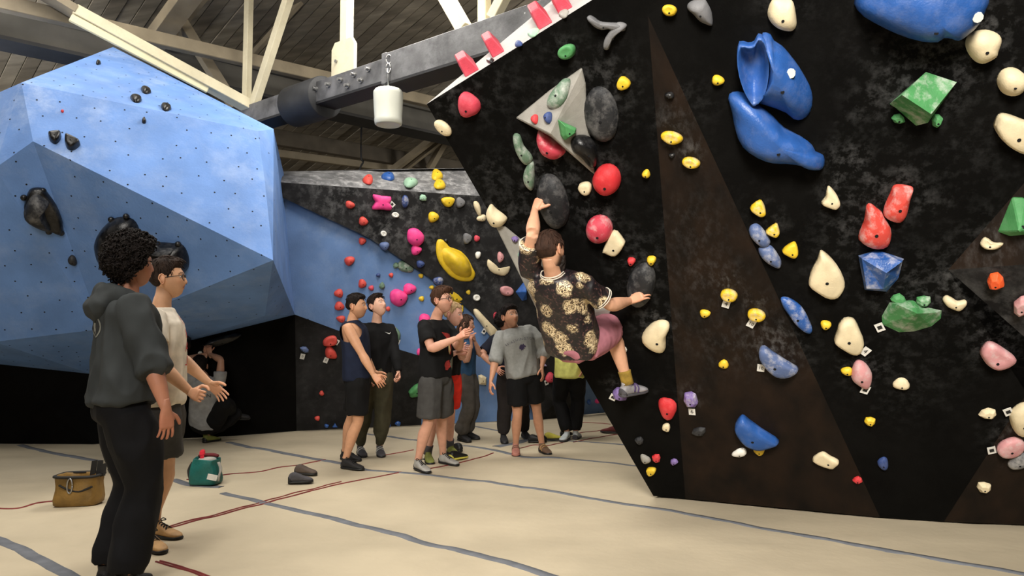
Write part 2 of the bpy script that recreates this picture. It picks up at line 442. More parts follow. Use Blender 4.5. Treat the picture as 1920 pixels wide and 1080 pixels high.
# ---------------------------------------------------------------- building shell, roof boards, girders
UU = V((1, 1, 0)).normalized(); VV = V((-1, 1, 0)).normalized()
def roof_z(p): return 9.0 - 0.25 * p.dot(VV)
def on_roof(u, s, dz=0.0):
    p = UU * u + VV * s
    return V((p.x, p.y, 9.0 - 0.25 * s + dz))
def build_shell():
    for nm, c, ex, ey in (('wall_north', (0, 32, 5), (20, 0, 0), (0, 0.1, 0)), ('wall_south', (0, -8, 5), (20, 0, 0), (0, 0.1, 0)),
                          ('wall_west', (-17, 12, 5), (0.1, 0, 0), (0, 20, 0)), ('wall_east', (13, 12, 5), (0.1, 0, 0), (0, 20, 0))):
        bm = bmesh.new(); box_bm(bm, c, ex, ey, (0, 0, 5.2)); tag(bm_obj(nm, bm, M_ROOM), kind='structure')
    bm = bmesh.new(); box_bm(bm, (0, 12, -0.25), (17, 0, 0), (0, 20, 0), (0, 0, 0.2)); tag(bm_obj('floor_slab', bm, M_ROOM), kind='structure')
    ceil = tag(empty('ceiling', (0, 8, 8)), kind='structure')
    bm = bmesh.new()
    q = [on_roof(u, s, 0.12) for u, s in ((-16, -16), (30, -16), (30, 30), (-16, 30))]
    bm.faces.new([bm.verts.new(v) for v in q]); bm_obj('roof_deck', bm, M_ROOM, ceil)
    # one board, shared by every copy; boards run down the slope, each a part of the ceiling
    w = 0.20; rnd = random.Random(3)
    mats = [mat('aged_roof_board_%s' % k, srgb(*c), 0.8, 0.22, 2.0, 0.25, 30, stretch=(0.6, 4, 4)) for k, c in
            (('pale', (150, 142, 127)), ('mid', (138, 130, 115)), ('dark', (126, 118, 104)))]
    sl = V((VV.x, VV.y, -0.25)).normalized(); nn = UU.cross(sl).normalized()
    protos = []
    for m in mats:
        bm = bmesh.new(); box_bm(bm, (0, 0, 0), sl * 9.0, UU * (w / 2 - 0.005), nn * 0.02)
        bmesh.ops.bevel(bm, geom=bm.edges[:], offset=0.003, segments=1, affect='EDGES')
        o = bm_obj('roof_board', bm, m); protos.append(o.data); bpy.data.objects.remove(o)
    u = 0.6
    while u < 15.5:
        o = bpy.data.objects.new('roof_board', rnd.choice(protos)); COL.objects.link(o)
        o.location = on_roof(u, 12.5, rnd.uniform(-0.012, 0.012)); 
        o.parent = ceil; o.matrix_parent_inverse = Matrix.Translation(ceil.location).inverted()
        u += w
    return ceil
# ================================================================ climbing holds
HC = {k: srgb(*c) for k, c in dict(
    cream=(224, 208, 172), white=(232, 230, 222), yellow=(222, 186, 38), red=(205, 46, 52), rose=(205, 66, 84), pink=(240, 66, 142),
    coral=(212, 74, 64), green=(74, 142, 84), mint=(150, 186, 160), moss=(96, 122, 100), blue=(44, 88, 158), navy=(44, 66, 120), slate=(86, 104, 146),
    grey=(112, 112, 114), stone=(150, 147, 140), charcoal=(33, 34, 37), black=(15, 15, 17), orange=(240, 92, 36), purple=(122, 100, 160), lilac=(196, 184, 226), dust=(208, 148, 150)).items()}
GLOSS = {'black': 0.3, 'blue': 0.35, 'yellow': 0.5}
PALE = (0.62, 0.60, 0.58, 1)
def hold_mat(c, chalked):
    return mat(c + ('_hold_chalked' if chalked else '_hold_resin'), HC[c], GLOSS.get(c, 0.6), 0.12, 9, 0.2, 110,
               dirt=(None, PALE, (0.85 if c not in ('black', 'charcoal') else 0.22) if chalked else (0.10 if c not in ('black', 'charcoal') else 0.06), 12))
_hl = []
def H(x, y, w, h, ang, col, kind, ht, label, **k): _hl.append(dict(c=(x, y), w=w, h=h, ang=ang, col=col, kind=kind, ht=ht, label=label, **k))
def HP(off, sc, pts, col, kind, ht, label, **k):
    """outline read in a magnified crop: offset and scale back to the photograph"""
    q = [(off[0] + a * sc, off[1] + b * sc) for a, b in pts]
    H(sum(a for a, b in q) / len(q), sum(b for a, b in q) / len(q), max(a for a, b in q) - min(a for a, b in q), max(b for a, b in q) - min(b for a, b in q), 0, col, kind, ht, label, pts=q, **k)
GR = 'holds on the black overhang'
# --- right overhang, left facet
H(880, 196, 40, 48, -20, 'rose', 'dome', .075, 'round red ball hold in the upper left corner of the black overhang', chalk=.4)
H(832, 239, 38, 20, 42, 'cream', 'bar', .04, 'slim cream hold on the left edge of the overhang below the red ball', chalk=.2)
H(1064, 95, 34, 30, -30, 'green', 'jug', .06, 'green ear-shaped hold above the grey pyramid', chalk=.5)
HP((780, 0), .2604, [(1195, 484), (1222, 600), (1228, 760), (1290, 1260), (1140, 1130), (970, 985), (718, 848), (960, 650)], 'stone', 'pyramid', .17, 'grey three-sided pyramid volume on the black overhang', apex=(1044, 232), cat='volume')
H(1050, 178, 26, 66, 32, 'moss', 'dome', .045, 'grey-green lozenge hold at the top of the grey pyramid', on=1, ck=1)
H(1029, 221, 13, 22, 8, 'navy', 'dome', .035, 'dark navy ball hold in the middle of the grey pyramid', on=1)
H(1004, 224, 11, 18, 8, 'red', 'dome', .03, 'tiny red hold on the left face of the grey pyramid', on=1)
HP((780, 0), .2604, [(1020, 860), (1075, 885), (1145, 915), (1140, 950), (1060, 1005), (1040, 975)], 'green', 'facet', .06, 'green triangular hold on the grey pyramid', on=1)
HP((780, 240), .2604, [(895, 0), (960, 55), (1050, 120), (1080, 165), (1050, 200), (985, 215), (920, 180), (882, 100), (878, 40)], 'rose', 'dome', .09, 'red half-dome under the lower edge of the grey pyramid', ck=1)
H(1128, 213, 64, 104, -8, 'charcoal', 'dome', .06, 'large dark grey slab hold right of the grey pyramid', ck=1, chalk=.5)
HP((780, 240), .2604, [(1115, 90), (1150, 55), (1215, 50), (1262, 80), (1285, 150), (1280, 260), (1250, 280), (1190, 215), (1125, 160)], 'black', 'dome', .09, 'glossy black pocket hold at the lower tip of the grey pyramid', on=1)
HP((780, 240), .2604, [(700, 50), (745, 45), (775, 120), (830, 190), (838, 230), (800, 262), (760, 230), (720, 150)], 'moss', 'dome', .05, 'long grey-green hold, upper of the two left of the pyramid', ck=1)
HP((780, 240), .2604, [(800, 270), (845, 240), (856, 330), (850, 420), (830, 446), (785, 400), (774, 340)], 'moss', 'dome', .05, 'short grey-green hold, lower of the two left of the pyramid', ck=1)
H(1139, 335, 52, 58, 10, 'red', 'dome', .10, 'bright red ball hold below the tip of the grey pyramid', chalk=.5)
H(1099, 350, 25, 25, 30, 'cream', 'wedge', .05, 'small cream hold touching the bright red ball', chalk=.3)
H(1038, 376, 56, 104, -14, 'charcoal', 'dome', .10, 'large dark slab hold gripped by the climber with his raised hand', ck=1, chalk=.7)
H(1125, 427, 50, 50, 0, 'rose', 'dome', .10, 'chalky red ball hold level with the climber, cream plate below it', ck=1, chalk=.9)
HP((780, 240), .2604, [(1425, 730), (1500, 800), (1500, 835), (1440, 912), (1360, 885), (1350, 868)], 'cream', 'wedge', .05, 'cream four-sided plate hold under the chalky red ball')
HP((780, 240), .2604, [(540, 545), (580, 580), (650, 635), (655, 665), (620, 700), (560, 700), (525, 655), (512, 600)], 'cream', 'dome', .07, 'big cream hold on the left edge of the overhang', chalk=.6)
HP((780, 240), .2604, [(565, 690), (640, 705), (830, 860), (1000, 1000), (1420, 1290), (1390, 1340), (1180, 1420), (950, 1480), (800, 1150)], 'stone', 'pyramid', .13, 'long grey wedge volume behind the climber at the wall edge', apex=(1030, 590), cat='volume')
H(966, 448, 14, 12, 20, 'purple', 'facet', .03, 'purple chip on the grey wedge volume', on=1)
H(977, 479, 13, 14, 0, 'mint', 'dome', .03, 'pale green chip on the grey wedge volume', on=1)
H(1184, 489, 15, 15, 0, 'red', 'dome', .035, 'small red knob above the hold in the right hand of the climber')
H(1222, 487, 17, 17, 0, 'yellow', 'dome', .04, 'small yellow knob above the hold in the right hand of the climber')
H(1203, 532, 52, 82, 14, 'charcoal', 'dome', .09, 'dark slab hold gripped by the right hand of the climber', ck=1, chalk=.5)
H(1170, 154, 25, 27, 10, 'yellow', 'wedge', .045, 'yellow hold right of the pyramid, level with its top', chalk=.5)
H(1212, 325, 15, 15, 0, 'yellow', 'dome', .04, 'small yellow knob beside the brown panel, right of the bright red ball')
HP((1130, 600), .2604, [(290, 90), (340, 30), (400, 0), (455, 0), (480, 25), (475, 70), (455, 120), (455, 190), (430, 222), (390, 222), (330, 195), (285, 150)], 'cream', 'dome', .07, 'big cream hold right of the climber at the brown panel edge', chalk=.8)
H(1252, 764, 33, 42, -25, 'red', 'dome', .05, 'red oval hold low on the black facet', chalk=.1)
H(1250, 799, 15, 15, 20, 'cream', 'wedge', .03, 'tiny cream hold below the red oval')
H(1210, 860, 22, 14, 35, 'stone', 'dome', .03, 'small greyish white hold at the bottom of the wall edge')
H(1231, 858, 17, 16, 30, 'red', 'facet', .03, 'small red chip at the bottom of the black facet')
H(1264, 865, 15, 12, -10, 'purple', 'facet', .025, 'tiny purple chip low beside the brown panel')
H(1221, 881, 18, 15, -10, 'yellow', 'wedge', .035, 'yellow hold lowest on the black facet')
H(1199, 825, 17, 14, 20, 'charcoal', 'facet', .03, 'dark grey chip low on the black facet')
H(1163, 737, 30, 24, 25, 'purple', 'facet', .05, 'purple foothold under the shoe of the climber', tag=(1150, 743, '', 30), chalk=.9)
HP((1130, 0), .2604, [(-105, 130), (-90, 108), (-55, 125), (-20, 150), (40, 160), (130, 165), (165, 185), (150, 215), (60, 200), (0, 205), (-60, 175)], 'grey', 'bar', .06, 'grey horn, upper arm of the twisted grey pair near the top')
HP((1130, 0), .2604, [(105, 160), (160, 165), (172, 190), (110, 240), (70, 290), (45, 350), (15, 340), (20, 280), (60, 210)], 'grey', 'bar', .06, 'grey horn, lower curved arm of the twisted grey pair')
H(1170, 654, 14, 10, 40, 'white', 'facet', .012, 'white paper tag on the wall behind the knee of the climber', cat='tag')
H(375, 662, 9, 8, -20, 'white', 'facet', .012, 'white paper tag under the blue boulder beside the hands of the crouching climber', cat='tag')
H(880, 128, 34, 26, -30, 'rose', 'block', .10, 'red block lowest on the white slab', rim=1)
H(929, 92, 30, 28, -30, 'rose', 'block', .10, 'red block second from the bottom of the white slab', rim=1)
H(1017, 38, 34, 30, -30, 'rose', 'block', .10, 'red block third up the white slab', rim=1)
H(1055, 10, 34, 28, -30, 'rose', 'block', .10, 'red block highest on the white slab', rim=1)
H(920, 115, 14, 8, -20, 'black', 'dome', .02, 'black chip on the lower white slab', rim=1)
H(973, 83, 14, 10, -30, 'navy', 'dome', .02, 'dark blue chip halfway up the white slab', rim=1)
H(1001, 62, 24, 12, -35, 'mint', 'dome', .02, 'pale green chip beside the third red block of the slab', rim=1)
H(1058, 27, 20, 12, -35, 'stone', 'dome', .02, 'pale grey chip near the top of the white slab', rim=1)
# --- brown panel
H(1261, 256, 42, 25, 14, 'yellow', 'jug', .05, 'yellow chalky jug highest on the brown panel', ck=1, chalk=.8)
H(1297, 303, 34, 22, 14, 'yellow', 'jug', .05, 'yellow chalky jug second down the brown panel', ck=1, chalk=.8)
H(1256, 178, 18, 12, 10, 'black', 'dome', .03, 'black chip near the top of the brown panel')
H(1260, 291, 12, 9, 0, 'black', 'dome', .02, 'black chip between the two yellow jugs of the brown panel')
H(1368, 551, 32, 24, 14, 'yellow', 'jug', .05, 'chalked yellow jug with a white tag, left of the tagged pair', ck=1, chalk=1.0, tag=(1362, 568, '4', 22))
H(1419, 588, 34, 24, 14, 'yellow', 'jug', .05, 'chalked yellow jug with a white tag, right of the tagged pair', ck=1, chalk=1.0, tag=(1409, 605, '10', 32))
H(1322, 587, 20, 14, 8, 'yellow', 'dome', .03, 'small yellow oval left of the tagged yellow jugs')
H(1357, 682, 19, 15, 5, 'yellow', 'dome', .03, 'small yellow oval in the centre of the brown panel')
HP((1130, 600), .2604, [(590, 520), (640, 512), (672, 530), (690, 590), (670, 618), (610, 615), (585, 570)], 'purple', 'facet', .05, 'chalky purple foothold with a white tag on the brown panel', ck=1, chalk=1.0, tag=(1298, 770, '6', 3))
H(1311, 808, 28, 17, -8, 'charcoal', 'facet', .03, 'dark grey chip below the tagged purple foothold')
HP((1130, 600), .2604, [(1005, 678), (1060, 715), (1150, 780), (1270, 862), (1200, 895), (1120, 905), (1030, 870), (970, 800), (955, 740)], 'blue', 'wedge', .08, 'blue half-moon hold low on the brown panel')
H(1387, 848, 28, 15, -14, 'white', 'dome', .03, 'white oval hold under the blue half-moon')
H(1424, 844, 21, 16, 5, 'yellow', 'dome', .03, 'yellow oval under the blue half-moon')
HP((1130, 600), .2604, [(1580, 945), (1640, 975), (1700, 1008), (1680, 1035), (1640, 1058), (1510, 1000)], 'cream', 'wedge', .04, 'cream four-sided hold low on the brown panel')
HP((1130, 600), .2604, [(1130, 200), (1165, 180), (1220, 220), (1330, 290), (1410, 345), (1350, 388), (1260, 385), (1190, 330), (1135, 260)], 'slate', 'wedge', .07, 'chalky blue wedge with a white tag reading 10', ck=1, chalk=1.0, tag=(1427, 688, '10', 10))
H(1608, 899, 19, 13, 5, 'red', 'facet', .025, 'small dark red chip at the foot of the brown panel')
# --- right facet
H(1256, 18, 28, 24, 10, 'yellow', 'jug', .05, 'yellow hold at the top beside the brown tip')
HP((1230, 0), .2083, [(290, 30), (340, 0), (430, -10), (470, 40), (500, 110), (512, 215), (480, 225), (400, 190), (330, 120), (285, 75)], 'grey', 'dome', .07, 'grey hooked hold at the top edge of the frame')
HP((1230, 0), .2083, [(1030, 20), (1080, -20), (1200, -10), (1240, 40), (1262, 200), (1240, 260), (1190, 278), (1090, 245), (1030, 190), (1005, 110)], 'cream', 'dome', .08, 'large cream hold at the top above the blue double shell', chalk=.3)
H(1346, 150, 24, 19, 5, 'yellow', 'dome', .04, 'yellow knob left of the blue double shell')
HP((1230, 0), .2083, [(960, 290), (1030, 305), (1060, 360), (1130, 405), (1200, 480), (1290, 600), (1380, 760), (1412, 880), (1395, 1000), (1320, 1065), (1240, 1062), (1170, 1005), (1040, 960), (885, 912), (940, 850), (985, 735), (1003, 600), (995, 470), (960, 360)], 'blue', 'shell', .17, 'big blue cupped shell volume, upper of the blue pair', cat='volume', apex=(1450, 130), washer=(1480, 127),
   inner=[('cup', [(1230 + a * .2083, b * .2083) for a, b in [(750, 370), (830, 380), (885, 365), (920, 300), (975, 330), (1005, 430), (1015, 560), (1000, 720), (955, 850), (885, 910), (850, 885), (790, 780), (745, 640), (728, 490)]], 'blue', 'dish', .12, 0)])
HP((1230, 200), .2083, [(650, -80), (690, -135), (790, -128), (900, -40), (1050, 80), (1150, 180), (1300, 262), (1400, 340), (1432, 400), (1500, 430), (1508, 515), (1470, 550), (1390, 545), (1330, 515), (1180, 492), (1040, 482), (900, 432), (780, 340), (712, 200), (682, 60)], 'blue', 'dome', .16, 'big blue fin volume, lower of the blue pair', ck=0, cat='volume', bright=1)
HP((1520, 0), .2083, [(398, -40), (420, 90), (560, 190), (750, 280), (950, 338), (1100, 350), (1160, 310), (1235, 322), (1300, 345), (1390, 290), (1500, 190), (1570, 60), (1600, -60), (1450, -250), (1100, -330), (600, -260)], 'blue', 'dome', .22, 'huge blue rounded volume cut by the top of the frame', cat='volume', washer=(1815, 20))
HP((1520, 0), .2083, [(1420, 310), (1500, 272), (1600, 270), (1690, 310), (1705, 370), (1670, 450), (1650, 510), (1560, 565), (1480, 550), (1420, 480), (1390, 390)], 'cream', 'dome', .09, 'rounded cream hold at the right below the huge blue volume', ck=0, chalk=.9)
H(1896, 152, 56, 52, 20, 'cream', 'dome', .08, 'cream hold at the right edge beside the green block', chalk=.4)
HP((1520, 200), .2083, [(1650, 130), (1690, 65), (1760, 58), (1880, 100), (2000, 150), (2080, 260), (2060, 380), (1950, 415), (1860, 395), (1720, 290), (1650, 190)], 'cream', 'wedge', .07, 'long cream hold cut by the right edge of the frame')
HP((1520, 0), .2083, [(1035, 650), (1322, 740), (1180, 990), (920, 1150), (710, 950)], 'green', 'poly', .17, 'green faceted block volume near the top', cat='volume', ck=1, chalk=.7,
   verts=[(1736, 135, .03), (1794, 154, .03), (1746, 214, .17), (1691, 178, .17), (1667, 197, .0), (1714, 238, .0), (1740, 230, .05), (1778, 172, 0)], faces=[(0, 1, 2, 3), (3, 2, 6, 5, 4), (1, 7, 6, 2), (0, 3, 4), (7, 5, 6)], base=(0, 4, 5, 7, 1))
H(1684, 222, 26, 18, 10, 'green', 'facet', .04, 'small green chip under the left of the green block')
H(1756, 225, 20, 26, 20, 'green', 'facet', .05, 'small green chip under the right of the green block')
HP((1230, 200), .2083, [(845, 905), (930, 835), (970, 870), (990, 940), (970, 972), (920, 970)], 'yellow', 'wedge', .045, 'sandy yellow hold, top of three in a slanting row', ck=1, chalk=.4)
HP((1230, 400), .2083, [(988, 150), (1075, 85), (1100, 110), (1110, 170), (1080, 202), (1020, 182)], 'yellow', 'wedge', .045, 'sandy yellow hold, middle of three in a slanting row', ck=1, chalk=.4)
HP((1230, 400), .2083, [(1132, 325), (1235, 250), (1270, 285), (1278, 350), (1250, 388), (1190, 372)], 'yellow', 'wedge', .045, 'yellow hold, lowest of three in a slanting row')
HP((1230, 200), .2083, [(1545, 712), (1590, 740), (1640, 820), (1655, 870), (1620, 908), (1570, 900), (1485, 860), (1525, 800)], 'cream', 'wedge', .05, 'small cream fin-shaped hold left of the coral pair', chalk=.5)
HP((1230, 400), .2083, [(850, 110), (900, 90), (950, 120), (1010, 200), (1030, 260), (990, 300), (930, 285), (860, 220), (835, 160)], 'slate', 'dome', .05, 'dusty blue sloper, upper of two on the panel seam', ck=1)
HP((1230, 400), .2083, [(930, 300), (1000, 280), (1050, 300), (1100, 370), (1130, 430), (1115, 485), (1050, 470), (980, 420), (930, 360)], 'slate', 'dome', .05, 'dusty blue sloper, lower of two on the panel seam', ck=1)
HP((1230, 400), .2083, [(1130, 755), (1190, 755), (1270, 800), (1340, 880), (1385, 970), (1405, 1030), (1385, 1065), (1330, 1045), (1250, 975), (1180, 880), (1140, 810)], 'blue', 'bar', .05, 'slim blue hold lying along the panel seam', ck=1)
H(1548, 608, 20, 16, 0, 'yellow', 'dome', .035, 'small yellow knob between the slim blue hold and the cream ones')
HP((1230, 400), .2083, [(1490, 328), (1545, 365), (1620, 450), (1680, 560), (1692, 640), (1655, 715), (1610, 748), (1520, 735), (1400, 660), (1380, 600), (1400, 500), (1450, 410), (1468, 350)], 'cream', 'wedge', .07, 'large cream leaf-shaped hold left of the blue faceted block')
HP((1130, 600), .2604, [(1665, 130), (1690, 60), (1700, 20), (1740, -20), (1790, -22), (1820, 0), (1850, 60), (1876, 150), (1850, 220), (1800, 228), (1740, 200), (1680, 165)], 'cream', 'wedge', .07, 'cream hold with a tag, below the cream leaf', tag=(1622, 657, '4', 40))
HP((1520, 200), .2083, [(740, 712), (800, 697), (905, 715), (920, 750), (890, 870), (850, 980), (790, 1035), (710, 1020), (660, 970), (670, 880), (710, 780)], 'coral', 'dome', .08, 'coral red hold, upper of the coral pair', ck=1, chalk=.6)
HP((1520, 400), .2083, [(500, -75), (545, -90), (590, -55), (640, -15), (665, 40), (715, 120), (718, 220), (690, 290), (600, 310), (500, 285), (430, 235), (440, 160), (480, 60)], 'coral', 'dome', .08, 'coral red hold, lower of the coral pair', ck=1, chalk=.6)
HP((1520, 400), .2083, [(432, 380), (500, 350), (600, 335), (720, 375), (840, 415), (795, 590), (690, 712), (490, 692), (465, 540)], 'blue', 'poly', .13, 'blue faceted block volume under the coral pair', cat='volume', ck=1,
   verts=[(1609, 480, 0), (1645, 469, 0), (1696, 486, 0), (1687, 523, 0), (1664, 549, 0), (1621, 545, 0), (1615, 512, 0), (1616, 485, .09), (1691, 491, .09), (1662, 512, .13), (1656, 542, .07), (1625, 541, .06)],
   faces=[(0, 1, 2, 8, 7), (7, 8, 9), (7, 9, 10, 11), (2, 3, 9, 8), (3, 4, 10, 9), (4, 5, 11, 10), (5, 6, 7, 11), (6, 0, 7)], base=(6, 5, 4, 3, 2, 1, 0))
HP((1520, 400), .2083, [(735, 810), (800, 795), (930, 790), (1010, 842), (1130, 870), (1188, 880), (1180, 960), (1100, 1030), (940, 1075), (790, 1085), (640, 1010), (620, 930)], 'green', 'poly', .12, 'green and grey chalked block with a tag at its left', cat='volume', ck=1, chalk=.5, tag=(1649, 612, '', -25),
   verts=[(1667, 568, 0), (1686, 564, 0), (1714, 564, 0), (1731, 575, 0), (1768, 583, 0), (1766, 601, 0), (1749, 615, 0), (1715, 625, 0), (1684, 627, 0), (1652, 612, 0), (1651, 596, 0), (1720, 588, .14), (1684, 572, .10), (1757, 586, .05)],
   faces=[(0, 10, 12), (10, 9, 12), (9, 8, 11), (9, 11, 12), (8, 7, 11), (7, 6, 11), (6, 5, 13), (6, 13, 11), (12, 11, 2), (11, 3, 2), (11, 13, 3), (13, 4, 3), (0, 12, 1), (1, 12, 2), (5, 4, 13)], base=(0, 1, 2, 3, 4, 5, 6, 7, 8, 9, 10))
H(1684, 560, 30, 20, 5, 'green', 'facet', .04, 'small green chip above the left of the chalked green block')
H(1731, 563, 30, 20, -5, 'green', 'facet', .04, 'small chalky green chip above the right of the chalked green block', ck=1)
HP((1520, 400), .2083, [(1185, 765), (1220, 735), (1270, 755), (1320, 785), (1385, 775), (1400, 800), (1370, 840), (1320, 860), (1260, 840), (1210, 805)], 'cream', 'bar', .05, 'small cream curved hold right of the chalked green block', chalk=.7)
H(1867, 525, 34, 31, 10, 'orange', 'facet', .05, 'orange hold on the chalky wedge underside', chalk=.8, bolt=1)
H(1916, 571, 30, 42, 30, 'dust', 'facet', .05, 'dusty pink hold at the right edge of the frame', ck=1, chalk=.6)
HP((1520, 400), .2083, [(1530, 270), (1560, 215), (1600, 225), (1650, 260), (1735, 265), (1700, 310), (1640, 328), (1570, 315)], 'cream', 'jug', .05, 'cream beak-shaped hold on the brown wedge under the green pyramid', chalk=.5)
HP((1700, 320), .2222, [(890, 222), (990, 225), (1120, 400), (1120, 520), (1000, 540), (870, 552), (770, 515)], 'green', 'pyramid', .12, 'green pyramid volume at the right edge on the brown wedge', apex=(1915, 425), cat='volume')
HP((1520, 600), .37037, [(855, 155), (885, 112), (920, 108), (975, 140), (1032, 185), (1010, 220), (950, 242), (905, 230), (870, 195)], 'dust', 'jug', .07, 'dusty pink dome hold at the lower right', ck=1, chalk=.8)
HP((1520, 600), .37037, [(205, 270), (220, 215), (245, 200), (280, 220), (310, 270), (305, 320), (280, 345), (240, 325), (210, 300)], 'dust', 'dome', .06, 'whitened pink hold beside a yellow oval', ck=1, chalk=.6, tag=(1622, 729, '', 20))
H(1588, 695, 22, 15, 8, 'yellow', 'dome', .03, 'yellow oval touching the whitened pink hold')
H(1690, 719, 32, 21, 5, 'cream', 'dome', .035, 'cream oval alone in the dark lower wall')
H(1631, 789, 22, 17, 5, 'yellow', 'facet', .03, 'yellow chip alone low on the dark wall')
H(1852, 774, 34, 20, -4, 'cream', 'facet', .035, 'small cream diamond hold near the lower right')
HP((1520, 600), .37037, [(1004, 480), (1030, 440), (1080, 415), (1140, 450), (1130, 560), (1060, 578), (1020, 545)], 'cream', 'dome', .07, 'cream hold with a tag cut by the lower right edge', tag=(1889, 770, '', -30))
H(1893, 835, 54, 36, -20, 'dust', 'wedge', .05, 'chalky pink wedge with a tag at the lower right', ck=1, tag=(1858, 842, '', -20), chalk=.7)
H(1909, 863, 40, 28, -25, 'grey', 'dome', .04, 'chalky grey hold below the chalky pink wedge', ck=1, chalk=.9)
H(1844, 912, 28, 20, 5, 'cream', 'facet', .035, 'small cream hold at the foot of the wall, lower right')
H(1656, 868, 20, 24, -20, 'navy', 'dome', .03, 'small dark blue hold low on the dark wall')
# --- back wall: top slab
GB = 'holds on the back wall'
c6 = (520, 300)
H(690, 339, 19, 14, 0, 'coral', 'dome', .07, 'red hold at the left of the grey top slab', g=GB)
H(728, 333, 25, 12, 5, 'blue', 'dome', .07, 'blue hold on the grey top slab', g=GB)
H(769, 345, 27, 13, 0, 'mint', 'dome', .08, 'pale green dome on the grey top slab', g=GB)
H(819, 330, 22, 18, 20, 'yellow', 'dome', .07, 'upper yellow hold on the grey top slab', g=GB)
H(824, 348, 22, 14, 10, 'yellow', 'dome', .07, 'lower yellow hold on the grey top slab', g=GB)
H(656, 384, 18, 14, 20, 'coral', 'dome', .06, 'red hold highest on the charcoal panel, left of the pink block', g=GB)
HP(c6, .25, [(718, 258), (780, 268), (845, 275), (845, 312), (835, 325), (852, 345), (848, 376), (770, 370), (708, 368), (718, 335), (732, 312), (718, 290)], 'pink', 'wedge', .10, 'large pink notched block hold with a tag near the slab', g=GB, tag=(735, 383, '', -50))
H(759, 378, 13, 24, 0, 'navy', 'bar', .06, 'dark blue upright hold right of the pink block', g=GB, ck=1)
H(793, 371, 15, 13, 30, 'mint', 'facet', .04, 'pale green chip under the grey slab', g=GB)
H(839, 377, 24, 21, 0, 'yellow', 'wedge', .08, 'yellow hold beside a grey one below the slab', g=GB)
H(862, 379, 16, 22, 0, 'grey', 'wedge', .06, 'grey teardrop hold beside the upper yellow hold', g=GB)
H(681, 415, 18, 16, 30, 'coral', 'dome', .05, 'red hold on the charcoal panel below the pink block', g=GB)
H(741, 403, 14, 10, 10, 'white', 'ring', .03, 'small white washer hold below the pink block', g=GB)
H(812, 407, 20, 20, 0, 'yellow', 'dome', .07, 'round yellow hold in the middle of the charcoal panel', g=GB)
H(895, 390, 11, 30, -18, 'cream', 'dome', .05, 'tall cream hold half hidden by the overhang edge', g=GB)
H(903, 409, 18, 13, -12, 'cream', 'dome', .04, 'small cream hold below the half hidden cream one', g=GB)
HP(c6, .25, [(985, 520), (1030, 510), (1070, 530), (1098, 570), (1090, 615), (1060, 645), (1020, 645), (980, 610), (973, 560)], 'pink', 'dome', .10, 'large pink hold on the charcoal panel', g=GB)
H(780, 469, 20, 18, -20, 'pink', 'dome', .07, 'small pink hold right below the large pink hold', g=GB)
H(719, 438, 12, 10, 25, 'white', 'ring', .03, 'small white washer hold at the chalk streak', g=GB)
H(875, 446, 16, 22, 0, 'grey', 'wedge', .06, 'grey teardrop hold beside a tiny red ball', g=GB)
H(894, 447, 11, 12, 0, 'rose', 'dome', .04, 'tiny red ball beside the grey teardrop', g=GB)
HP(c6, .25, [(1190, 630), (1205, 595), (1240, 598), (1265, 622), (1290, 652), (1370, 682), (1430, 740), (1462, 810), (1480, 850), (1470, 888), (1440, 910), (1370, 908), (1320, 885), (1280, 855), (1215, 770), (1190, 700)], 'yellow', 'wedge', .05, 'huge yellow shell volume on the charcoal panel', g=GB, cat='volume',
   inner=[('shell_body', [(520 + a * .25, 300 + b * .25) for a, b in [(1222, 668), (1262, 650), (1300, 660), (1370, 690), (1425, 745), (1455, 820), (1450, 872), (1405, 888), (1330, 866), (1275, 810), (1230, 750)]], 'yellow', 'shell', .22, 0)])
H(835, 451, 9, 8, 0, 'black', 'dome', .05, 'black knob at the upper end of the yellow shell', g=GB)
H(896, 478, 10, 14, 15, 'white', 'dome', .04, 'tiny white hold right of the yellow shell', g=GB)
H(938, 482, 12, 20, 0, 'dust', 'dome', .05, 'small pinkish white hold above the cream crescent', g=GB)
HP(c6, .25, [(1578, 748), (1592, 755), (1605, 780), (1640, 802), (1690, 812), (1725, 800), (1743, 800), (1735, 835), (1700, 866), (1650, 860), (1600, 835), (1573, 790)], 'cream', 'bar', .06, 'cream crescent hold near the overhang edge', g=GB)
H(949, 545, 25, 20, 20, 'dust', 'jug', .08, 'pink and white hold below the cream crescent', g=GB)
HP((840, 520), .1481, [(855, 185), (965, 50), (985, 90), (1000, 280), (940, 300)], 'blue', 'pyramid', .15, 'blue and white pyramid volume behind the climber', g=GB, apex=(980, 545), cat='volume')
H(878, 548, 8, 9, 0, 'yellow', 'dome', .03, 'tiny yellow ring hold beside the yellow triangle', g=GB)
H(893, 558, 13, 12, 0, 'white', 'ring', .04, 'white washer hold near the yellow triangle', g=GB)
H(721, 461, 18, 16, 20, 'slate', 'dome', .06, 'blue-grey hold on the edge of the charcoal panel, upper', g=GB)
H(788, 495, 15, 14, 10, 'navy', 'dome', .06, 'dark blue hold on the edge of the charcoal panel, middle', g=GB)
H(822, 527, 20, 16, 15, 'navy', 'dome', .06, 'dark blue hold above the man with glasses', g=GB, ck=1)
H(932, 594, 15, 18, 0, 'rose', 'dome', .06, 'pink hold behind the dark-haired person', g=GB)
H(1031, 708, 17, 20, 10, 'rose', 'dome', .06, 'pink hold with a tag beside the yellow shirt', g=GB, tag=(1024, 717, '', -20))
H(1019, 684, 12, 10, 0, 'lilac', 'facet', .05, 'tiny lilac triangle above the pink tagged hold', g=GB, tri=1)
